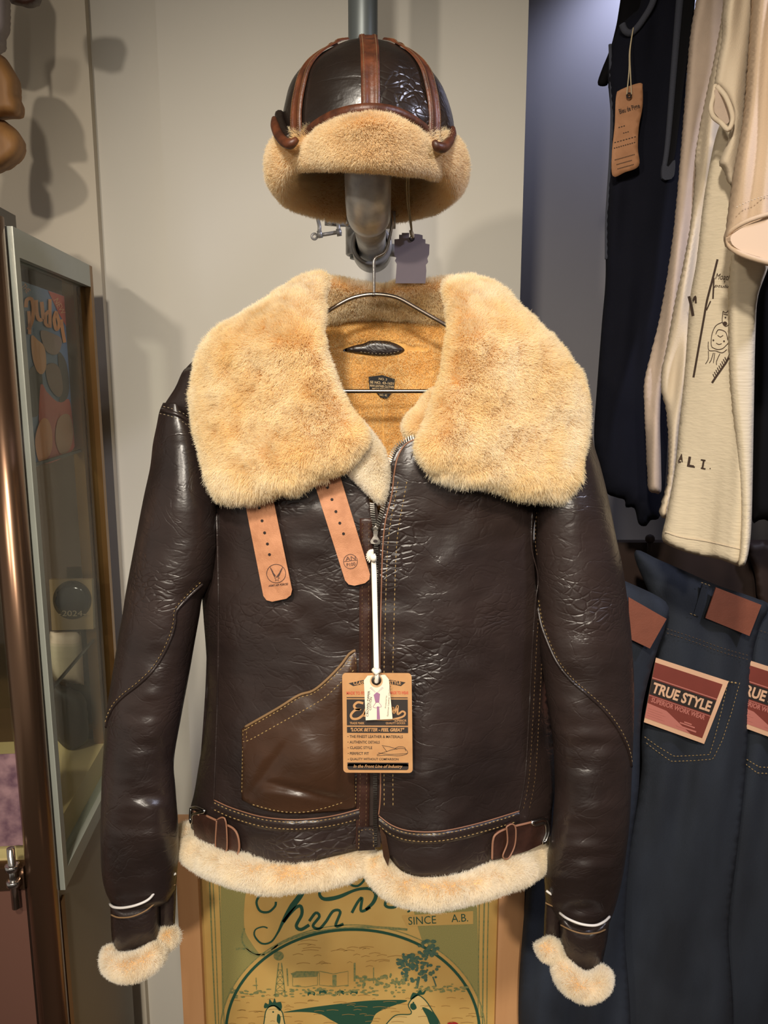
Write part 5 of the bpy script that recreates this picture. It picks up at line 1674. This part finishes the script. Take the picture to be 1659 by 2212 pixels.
# dark wood board with peg that carries the jeans
M_dwood = mat('dark_stained_board', srgb(58, 40, 32), .6, col2=srgb(44, 30, 24), vscale=10, stretch=(.2, 1, 1))
bd_ = thing('wooden_rack_board', (float(P(1500, 1300, 1.68)[0]), 1.68, float(P(1500, 1420, 1.68)[2])), 'dark wooden board with round peg behind the jeans', 'rack')
x0 = xR + .002; x1 = 1.45
zt2 = float(P(1400, 1172, 1.68)[2])
box('board', (x0, 1.68, zt2 - .24), (x1, 1.71, zt2), M_dwood, bd_)
box('lower_board', (x0, 1.69, 0.0), (x1, 1.705, zt2 - .24), M_dark, bd_)
kx, ky_, kz = P(1404, 1164, 1.66)
pf = [(0, .011), (.004, .0105), (.008, .007), (.0105, .0)]
sph = [(float(kx), float(ky_), float(kz) + z) for z in np.linspace(-.0105, .0105, 9)]
tube('peg_knob', sph, [max(.0105 * math.sqrt(max(1 - (z / .0105) ** 2, 0)), .0008) for z in np.linspace(-.0105, .0105, 9)], M_dwood, bd_, 18)
tube('peg_stem', [(float(kx), float(ky_), float(kz) - .008), (float(kx), float(ky_), float(kz) - .06)], .005, M_dwood, bd_, 12)
inflate('jeans_hook_plate', cr([(1612, 1180), (1640, 1168), (1660, 1172), (1700, 1200), (1700, 1330), (1655, 1320), (1636, 1290), (1630, 1240)], 8, True), 1.655, .012, .012, 12, M_dwood, bd_, 10)

# ================================================================== LEFT: GLASS CABINET
M_silver = mat('silver_grey_paint', srgb(160, 164, 154), .4, .25, vary=.08, vscale=10)
M_steel = mat('bronze_toned_steel', srgb(146, 118, 96), .26, .9, col2=srgb(110, 82, 64), vscale=5, stretch=(1, 1, .1))
M_brass = mat('dull_brass_strip', srgb(150, 112, 62), .35, .8, col2=srgb(100, 72, 44), vscale=9, stretch=(1, 1, .1))
M_cabin = mat('cabinet_interior', srgb(132, 112, 88), .6, vary=.15, vscale=5)
M_mirror = mat('cabinet_back_mirror', srgb(108, 88, 72), .12, .75)
M_base = mat('grey_base_panel', srgb(146, 138, 122), .5, vary=.06, vscale=4)
M_ivory = mat('ivory_cabinet_floor', srgb(206, 184, 132), .7)
M_glass = bpy.data.materials.new('cabinet_glass'); M_glass.use_nodes = True
nt = M_glass.node_tree; nt.nodes.remove(nt.nodes['Principled BSDF'])
tp = nt.nodes.new('ShaderNodeBsdfTransparent'); tp.inputs[0].default_value = (.93, .95, .93, 1)
gl = nt.nodes.new('ShaderNodeBsdfGlossy'); gl.inputs['Roughness'].default_value = .03
lw = nt.nodes.new('ShaderNodeLayerWeight'); pw_ = nt.nodes.new('ShaderNodeMath'); pw_.operation = 'POWER'; pw_.inputs[1].default_value = 4.0; nt.links.new(lw.outputs['Facing'], pw_.inputs[0]); fr_ = nt.nodes.new('ShaderNodeMath'); fr_.operation = 'MULTIPLY_ADD'; fr_.inputs[1].default_value = 0.16; fr_.inputs[2].default_value = 0.02; nt.links.new(pw_.outputs[0], fr_.inputs[0])
mxs = nt.nodes.new('ShaderNodeMixShader'); nt.links.new(fr_.outputs[0], mxs.inputs[0]); nt.links.new(tp.outputs[0], mxs.inputs[1]); nt.links.new(gl.outputs[0], mxs.inputs[2])
nt.links.new(mxs.outputs[0], nt.nodes['Material Output'].inputs['Surface'])

A0 = P(24, 557, 1.15); A1 = P(182, 619, 1.508)
ud = np.array([A1[0] - A0[0], A1[1] - A0[1]]); CL = float(np.linalg.norm(ud)); ud /= CL
vd = np.array([-ud[1], ud[0]])           # pointing left, into the cabinet
if vd[0] > 0: vd = -vd
O = np.array([A0[0], A0[1]])
ZT = float((A0[2] + A1[2]) / 2); ZB = .80


def cbox_geo(u0, u1, v0, v1, z0, z1):
    V, Fc = box_geo((u0, v0, z0), (u1, v1, z1))
    V = np.array(V)
    W_ = np.stack([O[0] + V[:, 0] * ud[0] + V[:, 1] * vd[0], O[1] + V[:, 0] * ud[1] + V[:, 1] * vd[1], V[:, 2]], 1)
    return W_, [f[::-1] for f in Fc]


def cbox(nm, u0, u1, v0, v1, z0, z1, m_, par):
    V, Fc = cbox_geo(u0, u1, v0, v1, z0, z1)
    return mk(nm, V, Fc, m_, par, smooth=False)


cb = thing('display_cabinet', (float(O[0] - .25), float(O[1] + .2), 0.0), 'silver framed glass display cabinet standing at the left', 'cabinet')
DP = CL + .02; WD = .52
cbox('side_stile', -.018, .0, -.012, .012, ZB - .03, ZT + .04, M_silver, cb)
cbox('side_stile', CL, CL + .018, -.012, .012, ZB - .03, ZT + .04, M_brass, cb)
cbox('side_rail', 0, CL, -.012, .012, ZT, ZT + .04, M_silver, cb)
cbox('side_rail', 0, CL, -.012, .012, ZB - .03, ZB, M_silver, cb)
cbox('side_pane', 0, CL, -.002, .002, ZB, ZT, M_glass, cb)
V, Fc = cbox_geo(-.018, CL + .018, .012, WD, ZT + .03, ZT + .052)
tp_ = mk('top_panel', V, Fc, M_base, cb, smooth=False)
bv = tp_.modifiers.new('bevel', 'BEVEL'); bv.width = .014; bv.segments = 4
cbox('base_panel', -.018, CL + .018, .0, WD, 0.0, ZB - .03, M_base, cb)
cbox('base_strip', -.02, -.002, -.004, .0, 0.0, ZB - .05, M_brass, cb)
cbox('cabinet_floor', 0.0, CL, .012, WD, ZB - .03, ZB + .055, M_ivory, cb)
cbox('back_panel', CL - .004, CL + .010, .012, WD, ZB, ZT + .03, M_mirror, cb)
cbox('far_side', 0.0, CL, WD, WD + .012, ZB - .03, ZT + .03, M_cabin, cb)
cbox('rear_post', CL - .03, CL - .008, .012, .032, ZB + .055, ZT + .03, M_brass, cb)
px_, py_ = O - ud * .032 + vd * .018
tube('corner_post', [(px_, py_, 0), (px_, py_, 1.0), (px_, py_, ZT + .05)], .023, M_steel, cb, 28)
px_, py_ = O - ud * .008 + vd * .002
tube('post_bead', [(px_ - .013, py_ - .006, ZB - .03), (px_ - .013, py_ - .006, ZT + .04)], .0035, M_brass, cb, 10)
px_, py_ = O - ud * .03 + vd * .085
zsh = float(P(65, 1013, 1.19)[2])
cbox('glass_shelf', .01, CL - .035, .02, WD, zsh, zsh + .006, M_glass, cb)
zs2 = float(P(200, 1375, 1.5)[2])
cbox('glass_shelf', .01, CL - .035, .02, WD, zs2, zs2 + .006, M_glass, cb)
cbox('shelf_edge', .01, CL - .035, .016, .02, zs2, zs2 + .005, mat('shelf_edge_dark', srgb(58, 50, 42), .5), cb)
cbox('shelf_edge', .01, CL - .035, .016, .02, zsh, zsh + .005, mat('shelf_edge_dark', srgb(58, 50, 42), .5), cb)
# front door of the cabinet, left of the post
zd = float(P(20, 1890, 1.1)[2])
fd = cbox('front_door_pane', -.030, -.026, .045, WD, zd + .02, ZT + .03, M_glass, cb)
cbox('front_apron', -.035, -.02, .045, WD, 0, zd - .035, mat('apron_brown', srgb(98, 68, 58), .4), cb)
cbox('door_rail', -.04, -.018, .043, WD, zd - .03, zd + .008, M_steel, cb)
hp = O - ud * .05 + vd * .055
tube('hinge_pin', [(hp[0], hp[1], zd - .055), (hp[0], hp[1], zd + .05)], .006, M_chrome, cb, 12)
for dz in (-.015, .012):
    V, Fc = ringgeo((hp[0], hp[1], zd + dz), 'Z', .001, .011, .010, 18, .001)
    mk('hinge_knuckle', V, Fc, M_chrome, cb)
V, Fc = cbox_geo(-.012, -.0105, .05, .25, zd + .03, zd + .19)
pc = mk('picture_card', V, Fc, mat('purple_mottled_card', srgb(108, 76, 94), .4, col2=srgb(170, 130, 140), vscale=45), None, smooth=False, label='mottled purple card behind the cabinet door at lower left', category='card')


def Pc(px, py, voff=.0):
    """point on the cabinet's side plane (offset voff inside)"""
    px = np.asarray(px, float); py = np.asarray(py, float)
    a = P(px, py, 1.0) - np.array([0, 0, CZ])
    o2 = O + vd * voff
    nx, ny = vd
    t = (nx * o2[0] + ny * o2[1]) / (nx * a[..., 0] + ny * a[..., 1])
    return a * t[..., None] + np.array([0, 0, CZ])


def cpatch(poly, off=.03):
    v, f = fill(np.array(poly, float), 0)
    return Pc(v[:, 0], v[:, 1], off), f


def cstroke(path, w, off=.03):
    l, r = stroke_poly(path, w); n = len(l)
    pts = np.concatenate([l, r])
    return Pc(pts[:, 0], pts[:, 1], off), [(i, i + 1, n + i + 1, n + i) for i in range(n - 1)]


def cslab(nm, poly, off, th, m_, par, **props):
    V, f = cpatch(poly, off)
    n = len(V)
    B = V + np.array([vd[0], vd[1], 0]) * th
    k = len(poly)
    Fc = list(f) + [q[::-1] for q in [tuple(i + n for i in t) for t in f]]
    cnt = {}
    for q in f:
        for j in range(3):
            e = (q[j], q[(j + 1) % 3]); key = (min(e), max(e)); cnt[key] = None if key in cnt else e
    for e in cnt.values():
        if e: Fc.append((e[1], e[0], e[0] + n, e[1] + n))
    return mk(nm, np.concatenate([V, B]), Fc, m_, par, smooth=False, **props)


# colourful card standing on the upper shelf: plain shapes and lettering only
cp_ = thing('colourful_card', Pc(110, 1000, .03), 'blue, orange and red printed card standing inside the glass cabinet', 'card')
M_cblue = mat('card_blue', srgb(104, 128, 160), .5)
M_cor = mat('card_orange', srgb(226, 144, 84), .5)
M_cred = mat('card_red', srgb(206, 92, 76), .5)
M_cdk = mat('card_dark', srgb(72, 64, 60), .5)
M_cpe = mat('card_peach', srgb(228, 164, 116), .5)
crd = cslab('card', [(38, 604), (140, 640), (162, 968), (70, 1012)], .03, .003, M_cblue, cp_)
for nm, q, m_, o_ in (('red_corner', [(104, 628), (139, 640), (143, 705), (126, 675)], M_cred, .0292), ('dark_shape', cr([(58, 820), (66, 795), (82, 790), (92, 820), (86, 890), (66, 900), (62, 870)], 8, True), M_cdk, .0292),
                      ('red_field', cr([(88, 830), (100, 845), (125, 868), (148, 862), (156, 900), (160, 968), (92, 1000), (84, 920)], 8, True), M_cred, .0290),
                      ('peach_shape', cr([(68, 725), (82, 735), (96, 750), (100, 790), (92, 808), (80, 802), (70, 770)], 6, True), M_cpe, .0286), ('grey_shape', cr([(88, 715), (118, 722), (134, 735), (124, 765), (100, 758)], 6, True), mat('card_greyrose', srgb(150, 122, 112), .5), .0284),
                      ('brown_shape', cr([(100, 790), (118, 785), (130, 800), (136, 840), (128, 858), (112, 845), (102, 820)], 6, True), mat('card_brown', srgb(132, 102, 88), .5), .0286), ('dark_shape', cr([(126, 760), (142, 780), (150, 830), (144, 862), (128, 868), (134, 840), (128, 800)], 6, True), M_cdk, .0288),
                      ('orange_oval', cr([(88, 908), (102, 905), (112, 930), (112, 970), (100, 992), (84, 996), (76, 950)], 6, True), M_cor, .0280), ('pale_oval', cr([(126, 905), (148, 895), (158, 930), (152, 968), (132, 980), (120, 950)], 6, True), mat('card_sand', srgb(190, 138, 104), .5), .0280)):
    V, Fc = cpatch(q, o_)
    mk(nm, V, Fc, m_, crd, smooth=False)
gl_ = []
for q, w in (([(56, 664), (58, 648), (68, 646), (72, 665), (70, 690), (62, 712)], 8), ([(62, 672), (64, 700), (64, 722)], 7), ([(78, 648), (79, 672), (84, 690), (92, 690)], 8), ([(90, 652), (92, 672), (94, 690)], 8), ([(108, 646), (108, 680), (108, 708)], 7), ([(106, 672), (99, 680), (99, 700), (108, 705)], 7), ([(122, 672), (117, 690), (122, 712), (128, 700), (122, 676)], 7), ([(132, 690), (135, 712), (140, 740)], 7)):
    c = cr(q, 3)
    gl_.append(cstroke(c, w, .0276))
V, Fc = join(gl_); mk('bubble_lettering', V, Fc, M_cor, crd, smooth=False, kind='stuff')


def ctext(s, cx, cy, w, h, ang, off):
    V, Fc = text_geo(s, 0, 0, w, h, 0, 1.0, 0.0)
    # text_geo maps to the Y=1 plane; undo that and use the px frame directly
    d = V - np.array([0, 0, CZ])
    yy = d[:, 1] * cp - d[:, 2] * sp; zz = d[:, 1] * sp + d[:, 2] * cp
    X = d[:, 0] / yy * F + W / 2; Yv = H / 2 - zz / yy * F
    c, s2 = math.cos(math.radians(ang)), math.sin(math.radians(ang))
    return Pc(cx + X * c - Yv * s2, cy + X * s2 + Yv * c, off), Fc


V, Fc = join([ctext('THE', 56, 623, 20, 11, 50, .0276)]); mk('small_lettering', V, Fc, M_cpe, crd, smooth=False, kind='stuff')
V, Fc = join([ctext('NEW', 129, 662, 36, 11, 62, .0276)]); mk('small_lettering', V, Fc, M_cpe, crd, smooth=False, kind='stuff')

# square frame with dark round plaque on the lower shelf
yb_ = 1.44
pq = thing('round_plaque', P(150, 1358, yb_), 'dark round plaque marked 2024 in a square frame inside the cabinet', 'plaque')
slab('square_frame', lin([(106, 1252), (198, 1252), (202, 1359), (112, 1362)], 20), yb_, .01, mat('plaque_frame', srgb(120, 98, 66), .5), pq)
pd_ = inflate('disc', circle_px(156, 1296, 42, 42, 40), yb_, .014, .002, 30, mat('plaque_black_gloss', srgb(40, 38, 40), .15), pq, 8)
printed('lettering', [text_geo('-2024-', 156, 1325, 58, 12, 0, yb_ - .0145, .0012)], mat('plaque_letter', srgb(150, 132, 104), .5), pd_)
# pale paper bag and dark bundle below
inflate('paper_bag', lin([(108, 1364), (175, 1364), (182, 1480), (118, 1470), (98, 1425)], 10), 1.46, .02, .02, 20, mat('pale_paper', srgb(214, 192, 168), .7), None, 10, label='pale paper bag standing below the shelf inside the cabinet', category='bag')
inflate('dark_pouch', cr([(108, 1475), (130, 1480), (180, 1505), (190, 1560), (188, 1600), (150, 1620), (112, 1580), (104, 1520)], 8, True), 1.44, .025, .025, 30, mat('dark_pouch_cloth', srgb(62, 52, 46), .6, vary=.2), None, 9, label='dark rounded pouch on the cabinet floor under the paper bag', category='pouch')

# items at the top left
M_blockw = mat('turned_wood', srgb(160, 116, 68), .6, col2=srgb(116, 78, 42), vscale=30, stretch=(1, 1, .15), bump=.15, bscale=120)
wb1 = thing('wooden_hat_block', P(5, 250, 1.45), 'faceted wooden block at the left edge, upper of two', 'wood block', 'wooden blocks at the left edge')
inflate('block', cr([(-60, 130), (-30, 112), (5, 120), (24, 142), (38, 172), (40, 205), (46, 222), (42, 250), (10, 254), (-60, 256)], 8, True), 1.45, .05, .04, 30, M_blockw, wb1, 8)
wb2 = thing('wooden_hat_block', P(5, 366, 1.45), 'rounded turned wooden block at the left edge, lower of two', 'wood block', 'wooden blocks at the left edge')
inflate('block', cr([(-60, 262), (0, 258), (20, 268), (40, 285), (51, 308), (46, 336), (26, 356), (0, 370), (-60, 380)], 8, True), 1.45, .05, .04, 36, M_blockw, wb2, 8)
tube('block_cord', [tuple(P(-20, 115, 1.45)), (float(P(-20, 115, 1.45)[0]), 1.45, 2.75)], .003, M_thread_dark, wb1, 6)
tube('block_cord', [tuple(P(-20, 262, 1.45)), tuple(P(-20, 250, 1.45))], .003, M_thread_dark, wb2, 6)
gp = thing('grey_bottle_form', P(0, 105, 1.5), 'smooth grey rounded form hanging in the top left corner', 'ornament')
inflate('form', cr([(-60, -80), (10, -80), (17, 0), (16, 60), (8, 74), (3, 106), (-60, 110)], 8, True), 1.50, .03, .03, 20, mat('grey_enamel', srgb(150, 140, 140), .4), gp, 8)
bk = thing('brown_leather_strap_end', P(50, 12, 1.4), 'dark brown lump hanging at the top left picture edge', 'ornament')
inflate('lump', cr([(18, -60), (20, 0), (32, 9), (55, 14), (78, 10), (86, -4), (90, -60)], 7, True), 1.40, .02, .02, 16, M_strapdark, bk, 7)
# dark picture frame lying on the cabinet top
zt3 = ZT + .052
fr = thing('dark_picture_frame', (float(O[0] - .2), float(O[1] + .15), zt3), 'dark brown frame lying flat on top of the glass cabinet', 'frame')
V, Fc = cbox_geo(.02, CL - .06, .085, .45, zt3, zt3 + .032)
mk('lower_moulding', V, Fc, mat('dark_frame_wood', srgb(60, 44, 34), .4), fr, smooth=False)
V, Fc = cbox_geo(.025, CL - .068, .092, .45, zt3 + .032, zt3 + .062)
mk('upper_moulding', V, Fc, mat('dark_frame_wood2', srgb(40, 30, 24), .35), fr, smooth=False)
